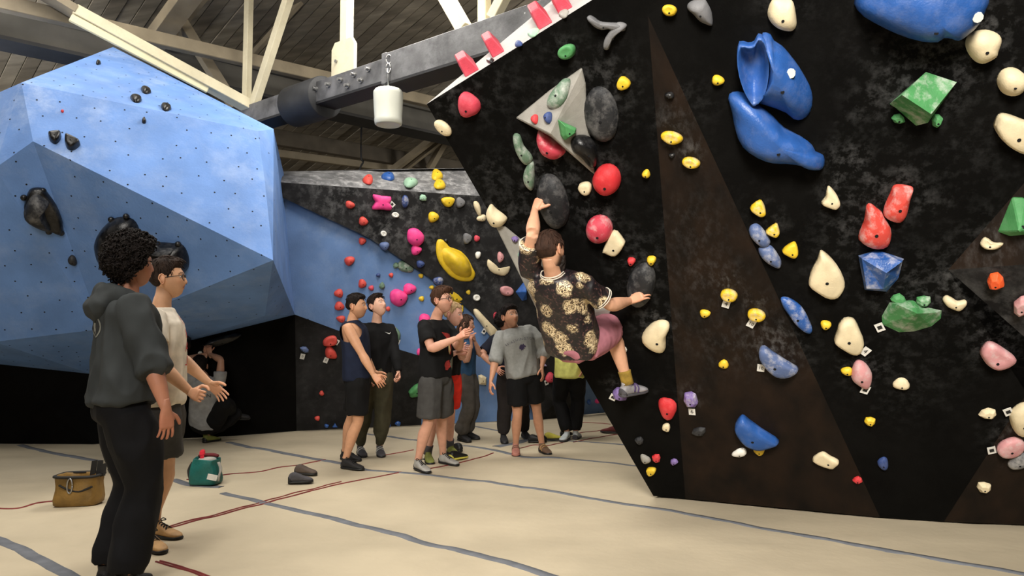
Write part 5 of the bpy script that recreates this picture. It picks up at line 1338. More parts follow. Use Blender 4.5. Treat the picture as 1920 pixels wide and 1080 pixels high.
def build_hair(po, hv, hfc, HS, to_w, h, seed):
    col = h['col']; m = mat('hair_%d_%d_%d' % tuple(col), srgb(*col), .62, .35, 40, .7, 260, stretch=(1, 1, .25) if not h.get('curl') else None, spec=.15)
    topt, side, back = h.get('top', .022), h.get('side', .008), h.get('back', .012)
    fz, nz = h.get('front', .070), h.get('nape', -.055)
    keep = []; pos = []
    for v0 in hv:
        v = v0 / HS; x, y, z = v
        # hairline: forehead, temple, in front of the ear, nape
        line = fz if x > .055 else (fz + (.012 - fz) * sm(.055, .020, x) if x > .020 else (.012 + (h.get('burn', -.012) - .012) * sm(.020, .008, x) if x > .008 else (h.get('burn', -.012) + (nz - h.get('burn', -.012)) * sm(.0, -.05, x))))
        if -.03 < x < .004 and z < .022 and abs(y) > .05: line = max(line, .022) if not h.get('over') else line
        mk = sm(line - .006, line + .016, z)
        th = side + (topt - side) * sm(.03, .10, z) + (back - side) * sm(-.01, -.07, x) * (1 - sm(.03, .1, z))
        if x > .03 and z > .04: th += h.get('fringe', 0) * sm(.03, .08, x) * sm(.04, .075, z)
        nrm = V((x / .0098, y / .0076, z / .0118)).normalized() if v.length > 0 else V((0, 0, 1))
        nz_ = noise.noise(V((x, y, z * .6)) * 38 + V((seed, 0, 0))) * .5 + noise.noise(V((x, y, z * .6)) * 90 + V((seed, 3, 0))) * .35
        if h.get('curl'):
            q = V((x, y, z)) * 55 + V((seed, 1, 2)); nz_ = (1 - 2.5 * abs(noise.noise(q))) * .9 + noise.noise(q * 2.1) * .5
        off = -.007 + (th * (1 + h.get('rough', .35) * nz_) + .007) * mk
        p = v + nrm * off
        if x > .04 and z > .05 and h.get('fringe'): p.x += h['fringe'] * .5 * mk; p.z -= h.get('drop', 0) * sm(.06, .09, x) * mk
        pos.append(p * HS); keep.append(mk > .02)
    bm = bmesh.new(); vv = {}
    for f in hfc:
        if not any(keep[i] for i in f): continue
        q = []
        for i in f:
            if i not in vv: vv[i] = bm.verts.new(to_w(pos[i]))
            q.append(vv[i])
        try: bm.faces.new(q)
        except ValueError: pass
    rnd = random.Random(int(seed * 100) + 5)
    if h.get('curl'):
        cand = [i for i in range(len(hv)) if keep[i] and (pos[i].length / HS) > .085]
        for _ in range(h['curl']):
            i = rnd.choice(cand); p = pos[i] / HS; n = p.normalized(); s, u = frame_of(n)
            a0 = rnd.uniform(0, 6.28); rr = rnd.uniform(.006, .011); tilt = (s * math.cos(a0) + u * math.sin(a0))
            ax = n.cross(tilt); pts = []; ar = rnd.uniform(2.6, 4.4)
            for q in range(9):
                t = q / 8 * ar
                pts.append(to_w((p + n * (rr * math.sin(t) * .9 + .002) + tilt * (rr * (1 - math.cos(t)) * .9) + ax * (.006 * q / 8)) * HS))
            tube_bm(bm, pts, [.0022, .0028, .0030, .0030, .0030, .0028, .0025, .002, .001], 5)
    else:
        cand = [i for i in range(len(hv)) if keep[i] and (hv[i] / HS).z > (.03 if not h.get('long') else -.2)]
        for _ in range(h.get('locks', 190)):
            i = rnd.choice(cand); p = pos[i] / HS; n = p.normalized()
            fl = V((h.get('fx', .55), rnd.uniform(-.35, .35), rnd.uniform(-.2, .25))) if not h.get('long') else V((-.2, 0, -1))
            if abs(p.y) > .05 or p.x < -.05: fl = V((.1, 0, -1))
            tl_ = (fl - n * fl.dot(n)).normalized(); L = rnd.uniform(.03, .055)
            pts = [to_w((p - n * .003 + tl_ * (L * (q / 4 - .4)) + n * (.005 * math.sin(q / 4 * 3.1))) * HS) for q in range(5)]
            tube_bm(bm, pts, [.001, .0030, .0034, .0028, .0006], 5, hint=V((0, 0, 1)), flat=.6)
    if h.get('long'):
        for q in range(46):
            a = rnd.uniform(.5, 2 * math.pi - .5); x, y = .088 * math.cos(a), .074 * math.sin(a)
            if x > .035: continue
            L = h['long'] * rnd.uniform(.8, 1.05); sx = -.02 if x < 0 else -.01
            pts = [to_w(V((x * .9, y * .95, .05)) * HS), to_w(V((x * 1.08, y * 1.12, .0)) * HS), to_w(V((x * 1.05 + sx, y * 1.12, -L * .5)) * HS), to_w(V((x * .95 + sx * 1.5, y * 1.05, -L)) * HS)]
            tube_bm(bm, crom(pts, 4), [.008] + [.012] * 8 + [.011, .009, .006, .002], 6)
    bmesh.ops.recalc_face_normals(bm, faces=bm.faces[:])
    o = bm_obj('hair', bm, m, po, True)
    return o

def build_people():
    BLK = cloth('black_cloth', (17, 17, 18)); BLK2 = cloth('black_cotton_twill', (13, 13, 16)); NAVY = cloth('navy_cloth', (27, 34, 54)); DGREY = cloth('charcoal_shorts_cloth', (66, 65, 64))
    HOOD = cloth('faded_black_fleece', (50, 53, 54), var=.12, scale=5); OFFW = cloth('off_white_cotton', (222, 212, 196)); OLIVE = cloth('olive_trouser_cloth', (70, 68, 52))
    GREY = cloth('grey_sweat_cloth', (142, 143, 140), scale=40, var=.08); BLUEC = cloth('blue_tee_cloth', (50, 82, 116)); REDC = cloth('red_shorts_cloth', (216, 50, 36)); GPANT = cloth('grey_trouser_cloth', (84, 80, 76))
    LTG = cloth('light_grey_cotton', (150, 150, 150)); YELC = cloth('pale_yellow_cloth', (214, 214, 120)); PINKC = cloth('dusty_pink_cloth', (172, 112, 124)); DPANT = cloth('dark_brown_trouser_cloth', (40, 36, 35))
    RUB = mat('black_shoe_rubber', (.010, .010, .010, 1), .5, .1, 9, .1, 60)
    TAN = mat('tan_shoe_leather', srgb(186, 146, 96), .6, .2, 12, .15, 80); SLG = mat('light_grey_shoe', srgb(166, 164, 158), .6, .12, 12, .15, 80); GRN = mat('green_shoe_fabric', srgb(122, 128, 62), .7, .2, 14, .2, 80)
    GRY = mat('dark_grey_suede', (0, 0, 0, 1)); BRN = mat('brown_striped_shoe', srgb(112, 88, 70), .7, .2, 14, .2, 80); PNK = mat('pink_brown_shoe', srgb(168, 112, 98), .7, .2, 14, .2, 80)
    SIL = mat('silver_shoe', srgb(158, 156, 160), .45, .2, 14, .2, 80); WHT = mat('white_shoe', srgb(190, 196, 198), .6, .1, 12, .1, 80); BLS = mat('black_shoe_fabric', srgb(34, 33, 34), .7, .2, 14, .2, 80)
    OLSO = mat('mustard_sock', srgb(150, 122, 48), .9, .2, 30, .3, 120); LACE = mat('black_lace', (.008, .008, .008, 1), .7, 0.1, 20)
    FRAME = mat('dark_glasses_frame', (.02, .016, .014, 1), .3, .05, 9, 0)
    white_print = mat('white_print', srgb(236, 236, 232), .7, .03, 9, 0)
    dk = dict(col=(34, 25, 21)); 
    # 1 hooded sweatshirt, back turned
    p = person('man with curly black hair in a dark grey hooded sweatshirt and black trousers, back turned', (233, 755, 3.95), (238, 556, 3.97), 40, 36, (249, 497, 3.97, 52, 4),
               dict(R=(319, 792, 3.80, (-.25, -.9, .1), (.0, .12, -1), (.5, .6, 0), .35), L=(222, 770, 4.25, (-.6, .2, -.1), (.2, .1, -1), (.5, .6, 0), .4)),
               dict(R=(236, 1108, 268, 1090), L=(204, 1090, 236, 1074)), skin=(170, 116, 92), hair=dict(col=(24, 18, 16), top=.044, side=.034, back=.040, front=.060, nape=-.075, burn=-.03, curl=2200, rough=.55, over=1),
               k=1.02, top=dict(name='hooded_sweatshirt', mat=HOOD, ease=.026, loose=.014, hem=-.02, sleeve=dict(R=1.20, L=1.5), sloose=.012, bag=.014, wr=.014, wf=8.5, rib=.015, collar=.99), bottom=dict(name='trousers', mat=BLK2, ease=.012, len=1.97, loose=.018, hemr=.085, wr=.011, wf=5.5),
               shoes=dict(mu=BLS, ms=RUB), vox=.008)
    so = p['shirt']; k = p['k']; ne, up, rc, fc = p['ne'], p['up'], p['rc'], p['fc']
    bm = bmesh.new()                                     # hood lying on the back
    R = []
    for j in range(13):
        t = (j / 12 - .5) * 2.0 * 2.5
        c = ne + rc * (.115 * math.sin(t)) - fc * (.105 * math.cos(t) + .012) + up * (-.005 + .018 * math.cos(t) - .035 * (1 - math.cos(t)) / 2)
        R.append(c)
    tube_bm(bm, R, [.018, .034, .042, .046, .050, .053, .054, .053, .050, .046, .042, .034, .018], 12, up, .85)
    loft_bm(bm, [(ne - fc * .105 + up * .01, rc * .118, fc * .050), (ne - fc * .135 - up * .05, rc * .118, fc * .062), (ne - fc * .135 - up * .10, rc * .095, fc * .050), (ne - fc * .125 - up * .14, rc * .035, fc * .022)], 16)
    hm = bake(bm, .010, 4); wrinkle(hm, .007, 13, 2.0); put('hood', hm, HOOD, so)
    el = lambda a, b, x0, y0, n=22: [(x0 + a * math.cos(t), y0 + b * math.sin(t)) for t in [i * 2 * math.pi / n for i in range(n)]]
    pale = mat('faded_grey_print', srgb(120, 120, 112), .8, .15, 30, 0); dkp = mat('dark_patch_print', srgb(34, 35, 36), .8, .1, 30, 0)
    o0 = ne - up * .165 + rc * .02
    decal('back_emblem', so, o0, rc, up, -fc, [el(.050, .062, 0, 0)], pale, .004, 'round faded emblem')
    decal('emblem_field', so, o0, rc, up, -fc, [el(.043, .055, 0, 0)], dkp, .0055)
    decal('emblem_figure', so, o0, rc, up, -fc, [[(-.03, .01), (-.02, .035), (.0, .042), (.012, .03), (-.002, .018), (-.012, .0), (.004, -.022), (.026, -.03), (.01, -.045), (-.014, -.038), (-.028, -.018)]], pale, .007)
    # 2 white tee and glasses
    p = person('man with glasses in an off-white T-shirt and dark grey shorts, both hands held out', (304, 753, 4.62), (301, 577, 4.62), 18, 12, (315, 524, 4.66, 14, 6),
               dict(R=(357, 735, 4.42, (-.3, -.5, -.8), (372, 742, 4.36), (.2, .2, .9), 1.65, 1, .9), L=(391, 717, 4.92, (-.2, .6, -.8), (414, 738, 4.94), (.9, -.1, .5), .25, 1.3)),
               dict(R=(278, 1026, 326, 1044), L=(296, 1004, 340, 1010)), skin=(206, 158, 124), hair=dict(col=(40, 28, 22), top=.030, side=.006, back=.010, front=.066, nape=-.045, fringe=.010),
               k=.985, top=dict(name='t_shirt', mat=OFFW, ease=.018, loose=.012, hem=-.03, sleeve=.62, sloose=.012, wr=.008, wf=7), bottom=dict(name='shorts', mat=DGREY, len=.70, ease=.018, loose=.012, wr=.007),
               shoes=dict(mu=TAN, ms=RUB, laces=LACE), vox=.008, glasses=FRAME)
    redp = mat('red_print', srgb(176, 52, 52), .8, .1, 30, 0)
    decal('shirt_print', p['shirt'], p['ne'] - p['up'] * .21 + p['rc'] * .02, p['rc'], p['up'], p['fc'], None, redp, .004, 'faded red lettering', text='M\nI\nA\nL', size=.085)
    # 3 crouching climber under the boulder
    p = person('crouching climber in a light grey T-shirt hanging under the blue boulder', (384, 790, 9.25), (386, 708, 9.0), 95, 80, (374, 686, 9.08, 110, 20),
               dict(R=(394, 664, 9.22, (.6, -.4, .2), (391, 650, 9.24), (-1, 0, 0), .9), L=(386, 664, 9.25, (-.6, -.4, .0), (387, 650, 9.27), (1, 0, 0), .9)),
               dict(R=('wall', (436, 772, 9.42), (.75, .5, -.25), (.2, -.3, .9), (.5, -.5, .6)), L=(390, 828, 402, 826, (.4, .2, .6))), skin=(176, 132, 108), hair=dict(col=(26, 20, 18), top=.02),
               k=.95, top=dict(name='t_shirt', mat=LTG, ease=.022, loose=.012, hem=-.06, sleeve=.5, sloose=.008, wr=.008), bottom=dict(name='trousers', mat=BLK, len=1.9, ease=.022, loose=.012, hemr=.055), shoes=dict(R=dict(mu=BLS, ms=RUB, label='black climbing shoe'), L=dict(mu=GRN, ms=RUB, label='olive climbing shoe')), vox=.010)
    decal('back_print', p['shirt'], p['ne'] - p['up'] * .17 + p['rc'] * .06, p['rc'], p['up'], -p['fc'], None, mat('dark_print', srgb(52, 52, 54), .8, .1, 30, 0), .005, 'small dark lettering', text='IN', size=.07)
    # 4 navy tank top
    p = person('man in a navy sleeveless top and black shorts standing in profile', (672, 702, 7.45), (660, 600, 7.42), -4, 0, (668, 575, 7.40, -4, 4),
               dict(R=(706, 713, 7.20, (-.6, -.5, -.3), (724, 732, 7.18), (.5, .2, .6), .45), L=(702, 697, 7.75, (-.5, .5, -.4), (714, 708, 7.78), (.6, -.2, .6), .6)),
               dict(R=(652, 878, 690, 882), L=(650, 862, 684, 866)), skin=(206, 154, 120), hair=dict(col=(30, 22, 19), top=.020, side=.004, back=.005, front=.066, nape=-.035, fringe=.008), k=.975, girth=1.05,
               top=dict(name='tank_top', mat=NAVY, ease=.012, loose=.010, hem=-.08, sleeve=None, tank=1, wr=.005), bottom=dict(name='shorts', mat=BLK, len=.84, ease=.014, loose=.004), shoes=dict(mu=BLS, ms=RUB, laces=LACE), beard=((70, 52, 44), .30))
    # 5 black long sleeve, looking up
    p = person('man in a black long-sleeved top and olive trousers looking up', (704, 697, 8.12), (706, 604, 8.12), -58, -60, (708, 574, 8.08, -32, 24),
               dict(R=(692, 700, 8.05, (-.4, -.4, -.3), (.1, -.3, -1), (.6, -.6, 0), .6), L=(748, 705, 7.98, (.4, .6, -.2), (748, 717, 7.92), (.4, -.8, 0), 1.25, 1, .9)),
               dict(R=(676, 852, 690, 862), L=(712, 852, 720, 862)), skin=(214, 168, 144), hair=dict(col=(42, 30, 24), top=.026, side=.007, front=.070, fringe=.012, nape=-.045), k=.985,
               top=dict(name='long_sleeved_top', mat=BLK, ease=.012, loose=.004, hem=-.06, sleeve=1.95, wr=.004, wf=10), bottom=dict(name='trousers', mat=OLIVE, len=1.93, ease=.014, loose=.006, hemr=.046, wr=.008), shoes=dict(mu=GRY, ms=RUB, straps=SLG), vox=.010)
    sw = [(-.036, .010), (-.030, -.004), (-.018, -.012), (-.004, -.010), (.038, .012), (-.004, -.002), (-.016, -.003), (-.024, .0)]
    decal('chest_mark', p['shirt'], p['ne'] - p['up'] * .115 - p['rc'] * .085, p['rc'] * -1, p['up'], p['fc'], [[(-x, y) for x, y in sw]], white_print, .004, 'white tick mark')
    # 6 printed black tee, glasses
    p = person('tall man with glasses in a black T-shirt with a red print, clapping', (818, 700, 7.33), (816, 598, 7.33), -32, -28, (829, 564, 7.25, -22, 7),
               dict(R=(856, 634, 7.0, (-.4, -.4, -1), (886, 617, 6.92), (.1, .5, .9), .18, 1.2), L=(866, 632, 7.12, (.2, .5, -1), (890, 616, 7.02), (.1, -.5, .9), .15, 1.2)),
               dict(R=(786, 881, 808, 888), L=(834, 868, 862, 873)), skin=(206, 154, 130), hair=dict(col=(74, 50, 36), top=.032, side=.010, front=.066, fringe=.020, drop=.012, nape=-.05, burn=-.03), k=1.0,
               top=dict(name='t_shirt', mat=BLK, ease=.016, loose=.010, hem=-.08, sleeve=.72, sloose=.010, wr=.007), bottom=dict(name='shorts', mat=DGREY, len=.90, ease=.016, loose=.012), shoes=dict(mu=SLG, ms=RUB, laces=LACE), glasses=FRAME, beard=((96, 70, 58), .30))
    pr = lambda nm, pts, m, l, lab=None: decal(nm, p['shirt'], p['ne'] - p['up'] * .25 - p['rc'] * .02, -p['rc'], p['up'], p['fc'], pts, m, l, lab)
    rn = random.Random(4)
    def splat(x0, y0, a, b, n=17): return [(x0 + a * (1 + rn.uniform(-.25, .2)) * math.cos(t), y0 + b * (1 + rn.uniform(-.25, .2)) * math.sin(t)) for t in [i * 2 * math.pi / n for i in range(n)]]
    pr('print_red', [[(-.10, .12), (.02, .10), (.08, .02), (.03, -.02), (-.02, .05)], splat(-.01, -.20, .045, .05), splat(.02, -.05, .03, .05)], mat('dull_red_print', srgb(150, 44, 40), .8, .25, 60, 0), .004, 'red printed picture')
    pr('print_pale', [[(-.015, .03), (.01, .04), (.012, .0), (.03, -.06), (.005, -.10), (-.008, -.05)]], mat('pale_yellow_print', srgb(206, 196, 140), .8, .1, 60, 0), .006)
    pr('print_grey', [splat(.065, -.19, .040, .055)], mat('grey_green_print', srgb(98, 98, 82), .8, .25, 60, 0), .006)
    # 7 blond, red shorts
    p = person('blond man in a black top and red shorts behind the clapping man', (838, 697, 7.85), (840, 618, 7.85), -30, -25, (850, 590, 7.80, -18, -6),
               dict(R=(858, 660, 7.5, (-.2, -.3, -1), (876, 650, 7.42), (.1, .3, .9), .6), L=(862, 662, 7.62, (.3, .5, -1), (880, 660, 7.54), (.3, .2, .9), .7)),
               dict(R=(803, 864, 810, 872), L=(846, 852, 862, 858)), skin=(222, 170, 150), hair=dict(col=(190, 160, 120), top=.014, side=.004, front=.072, nape=-.04), k=.945,
               top=dict(name='t_shirt', mat=BLK, ease=.014, loose=.008, hem=-.08, sleeve=.5, sloose=.008), bottom=dict(name='shorts', mat=REDC, len=.82, ease=.018, loose=.014), shoes=dict(mu=GRN, ms=RUB), vox=.010, brow=(120, 90, 66), sock=('B', GRY))
    # 8 long hair, blue tee
    p = person('long-haired person in a blue T-shirt and grey trousers, hand near the mouth', (874, 698, 9.4), (872, 634, 9.4), -15, -15, (874, 609, 9.35, 2, -4),
               dict(R=(884, 646, 9.12, (.3, -.3, -1), (882, 630, 9.10), (-.3, .6, .3), .9), L=(890, 640, 9.28, (.6, .3, -1), (886, 626, 9.24), (-.3, -.5, .3), .9)),
               dict(R=(866, 826, 886, 830), L=(878, 822, 896, 824)), skin=(196, 146, 122), hair=dict(col=(66, 48, 38), top=.014, side=.012, back=.014, long=.17, front=.068, nape=-.08, over=1), k=.90,
               top=dict(name='t_shirt', mat=BLUEC, ease=.014, loose=.006, hem=-.10, sleeve=.6, sloose=.008), bottom=dict(name='trousers', mat=GPANT, len=1.97, ease=.012, loose=.012, hemr=.095), shoes=dict(mu=BLS, ms=RUB), vox=.010)
    # 9 grey sweatshirt
    p = person('man in a grey lettered sweatshirt and black shorts looking up at the climber', (982, 700, 8.2), (964, 614, 8.18), -72, -75, (957, 594, 8.12, -58, 14, -4),
               dict(R=(920, 716, 7.98, (-.7, .2, -.2), (918, 738, 7.95), (.2, -.9, 0), .5), L=(1016, 690, 8.1, (.6, .4, 0), (1020, 715, 8.05), (-.2, -.9, 0), .4)),
               dict(R=(967, 850, 968, 864), L=(1018, 848, 1044, 858)), skin=(198, 146, 116), hair=dict(col=(28, 21, 18), top=.028, side=.010, front=.064, fringe=.014, drop=.006, nape=-.05), k=.95,
               top=dict(name='sweatshirt', mat=GREY, ease=.026, loose=.010, hem=-.06, sleeve=dict(R=1.14, L=1.5), sloose=.006, bag=.006, rib=.012, wr=.009), bottom=dict(name='shorts', mat=BLK, len=.72, ease=.018, loose=.012),
               shoes=dict(R=dict(mu=PNK, ms=PNK, straps=BRN, label='pinkish climbing shoe'), L=dict(mu=BRN, ms=RUB, straps=TAN, label='brown climbing shoe with pale stripes')), beard=((84, 60, 50), .35))
    pur = mat('dark_purple_print', srgb(58, 50, 78), .8, .1, 40, 0)
    decal('chest_lettering', p['shirt'], p['ne'] - p['up'] * .135, -p['rc'], p['up'], p['fc'], None, mat('grey_print', srgb(88, 86, 92), .8, .1, 40, 0), .005, 'arched grey lettering', text='WASHINGTON', size=.043, arc=1.2)
    dog = [(-.036, .006), (-.026, .026), (-.012, .036), (.004, .030), (.018, .040), (.022, .026), (.034, .014), (.040, -.004), (.026, .002), (.016, -.006), (.024, -.020), (.008, -.014), (.004, -.034), (-.006, -.020), (-.018, -.034), (-.020, -.016), (-.034, -.012)]
    decal('chest_emblem', p['shirt'], p['ne'] - p['up'] * .225, -p['rc'], p['up'], p['fc'], [dog], pur, .005, 'purple animal head emblem')
    # 10 behind
    p = person('dark-haired person in black standing behind the grey sweatshirt', (960, 690, 9.25), (952, 622, 9.25), -60, -70, (945, 603, 9.22, 25, 0),
               dict(R=(930, 690, 9.1, (-.7, -.1, -.1), (940, 700, 9.0), (.5, -.3, .5), .5), L=(985, 695, 9.1, (.6, .2, 0), (980, 712, 9.0), (-.2, -.9, 0), .5)),
               dict(R=(944, 828, 950, 836), L=(984, 820, 998, 826)), skin=(190, 140, 116), hair=dict(col=(24, 18, 16), top=.026, side=.018, back=.026, curl=160, front=.062, nape=-.07), k=.93,
               top=dict(name='t_shirt', mat=cloth('dark_navy_tee', (22, 24, 36)), ease=.018, loose=.012, hem=-.1, sleeve=.85, sloose=.012), bottom=dict(name='trousers', mat=DPANT, len=1.97, ease=.016, loose=.014, hemr=.075), shoes=dict(mu=BLS, ms=RUB), vox=.010)
    # 11 yellow shirt
    p = person('person in a pale yellow shirt and black trousers, half hidden by the climber', (1068, 693, 9.45), (1066, 596, 9.45), 75, 75, (1064, 568, 9.45, 75, 0),
               dict(R=(1092, 690, 9.3, (.5, -.3, -.1), (1090, 712, 9.3), (.2, .9, 0), .4), L=(1052, 690, 9.75, (-.4, .4, 0), (1054, 708, 9.85), (.2, .9, 0), .4)),
               dict(R=(1080, 822, 1086, 818), L=(1062, 824, 1052, 828)), skin=(196, 146, 122), hair=dict(col=(40, 30, 25), top=.02), k=.98,
               top=dict(name='shirt', mat=YELC, ease=.016, loose=.014, hem=-.16, sleeve=.7, sloose=.01), bottom=dict(name='trousers', mat=BLK, len=1.96, ease=.012, loose=.008, hemr=.065), shoes=dict(mu=WHT, ms=GRY), vox=.011)
    # 13 hidden behind the hooded man
    YB = mat('yellow_hem_band', srgb(214, 176, 70), .8, .1, 20, .1, 80)
    p = person('person almost hidden behind the hooded sweatshirt, only a bent elbow showing', (216, 702, 7.2), (217, 591, 7.2), 80, 80, (218, 566, 7.2, 80, 0),
               dict(R=(236, 690, 7.38, (.5, -.3, -.2), (230, 700, 7.43), (-.4, .5, .5), .4), L=(194, 700, 7.44, (-1, -.2, 0), (206, 704, 7.5), (.4, .5, .5), .4)),
               dict(R=(232, 884, 236, 880), L=(212, 884, 212, 880)), skin=(220, 172, 156), hair=dict(col=(60, 44, 34), top=.02), k=.98,
               top=dict(name='t_shirt', mat=BLK, ease=.014, loose=.004, hem=-.04, sleeve=.6), bottom=dict(name='shorts', mat=NAVY, len=.95, ease=.02, loose=.018), shoes=dict(mu=BLS, ms=RUB), vox=.011)
    # 12 the climber on the wall
    wy = lambda x, y: on_plane(x, y, *pF1).y
    p = person('bearded climber in a floral shirt and dusty pink shorts hanging on the black overhang', (1074, 637, wy(1074, 637) - .44), (1037, 509, wy(1036, 520) - .50), 54, 46, (1032, 470, wy(1034, 470) - .44, 48, 2, 4),
               dict(R=(1182, 564, wy(1182, 564) - .13, (.2, -.5, -1), (1212, 549, wy(1212, 549) - .10), (-.35, .3, .8), .75, 1, .2), L=(1003, 394, wy(1001, 396) - .17, (.0, -1, .1), (1015, 366, wy(1013, 362) - .04), (.75, -.5, .1), 1.0, 1, .3)),
               dict(R=('wall', (1176, 716, wy(1176, 716) - .16), (.62, .70, -.42), (.10, -.30, .95), (.5, .8, .5)), L=('wall', (1072, 640, wy(1072, 640) - .06), (.2, .9, .2), (-.2, -.1, 1), (-.25, .3, 1))),
               skin=(208, 158, 128), hair=dict(col=(58, 40, 31), top=.014, side=.009, back=.012, front=.066, nape=-.05), beard=((36, 26, 22), .95), k=1.0, girth=1.02,
               top=dict(name='floral_shirt', mat=floral_mat(), ease=.016, loose=.012, hem=-.10, sleeve=.74, sloose=.008, wr=.009, wf=6.5, trim=dict(rings=((-.006, .080), (.006, .074)), cuffs=(.68, .73), mat=mat('cream_trim', srgb(216, 208, 192), .7, .05, 20, .1, 100))),
               bottom=dict(name='shorts', mat=PINKC, len=.86, ease=.018, loose=.012), shoes=dict(mu=SIL, ms=mat('dark_grey_suede', (0, 0, 0, 1)), straps=mat('purple_strap', srgb(88, 72, 112), .6, .1, 14, .1)), vox=.008, sock=('R', OLSO), shoff=(0, .06))
    bd = p; HS = p['HS']; w = lambda x, y, z: p['hc'] + (p['hf'] * x - p['hr'] * y + p['hu'] * z) * HS
    bm = bmesh.new()                                     # full beard as its own piece
    loft_bm(bm, [(w(.045, 0, -.035), p['hr'] * .072, p['hf'] * .030), (w(.062, 0, -.065), p['hr'] * .060, p['hf'] * .036), (w(.072, 0, -.095), p['hr'] * .045, p['hf'] * .034), (w(.074, 0, -.125), p['hr'] * .030, p['hf'] * .026), (w(.072, 0, -.145), p['hr'] * .014, p['hf'] * .014)], 16)
    bmm = bake(bm, .006, 3); wrinkle(bmm, .005, 45, 3.0, .3); put('beard', bmm, mat('hair_36_26_22', srgb(36, 26, 22), .6, .3, 40, .6, 240), p['body'])
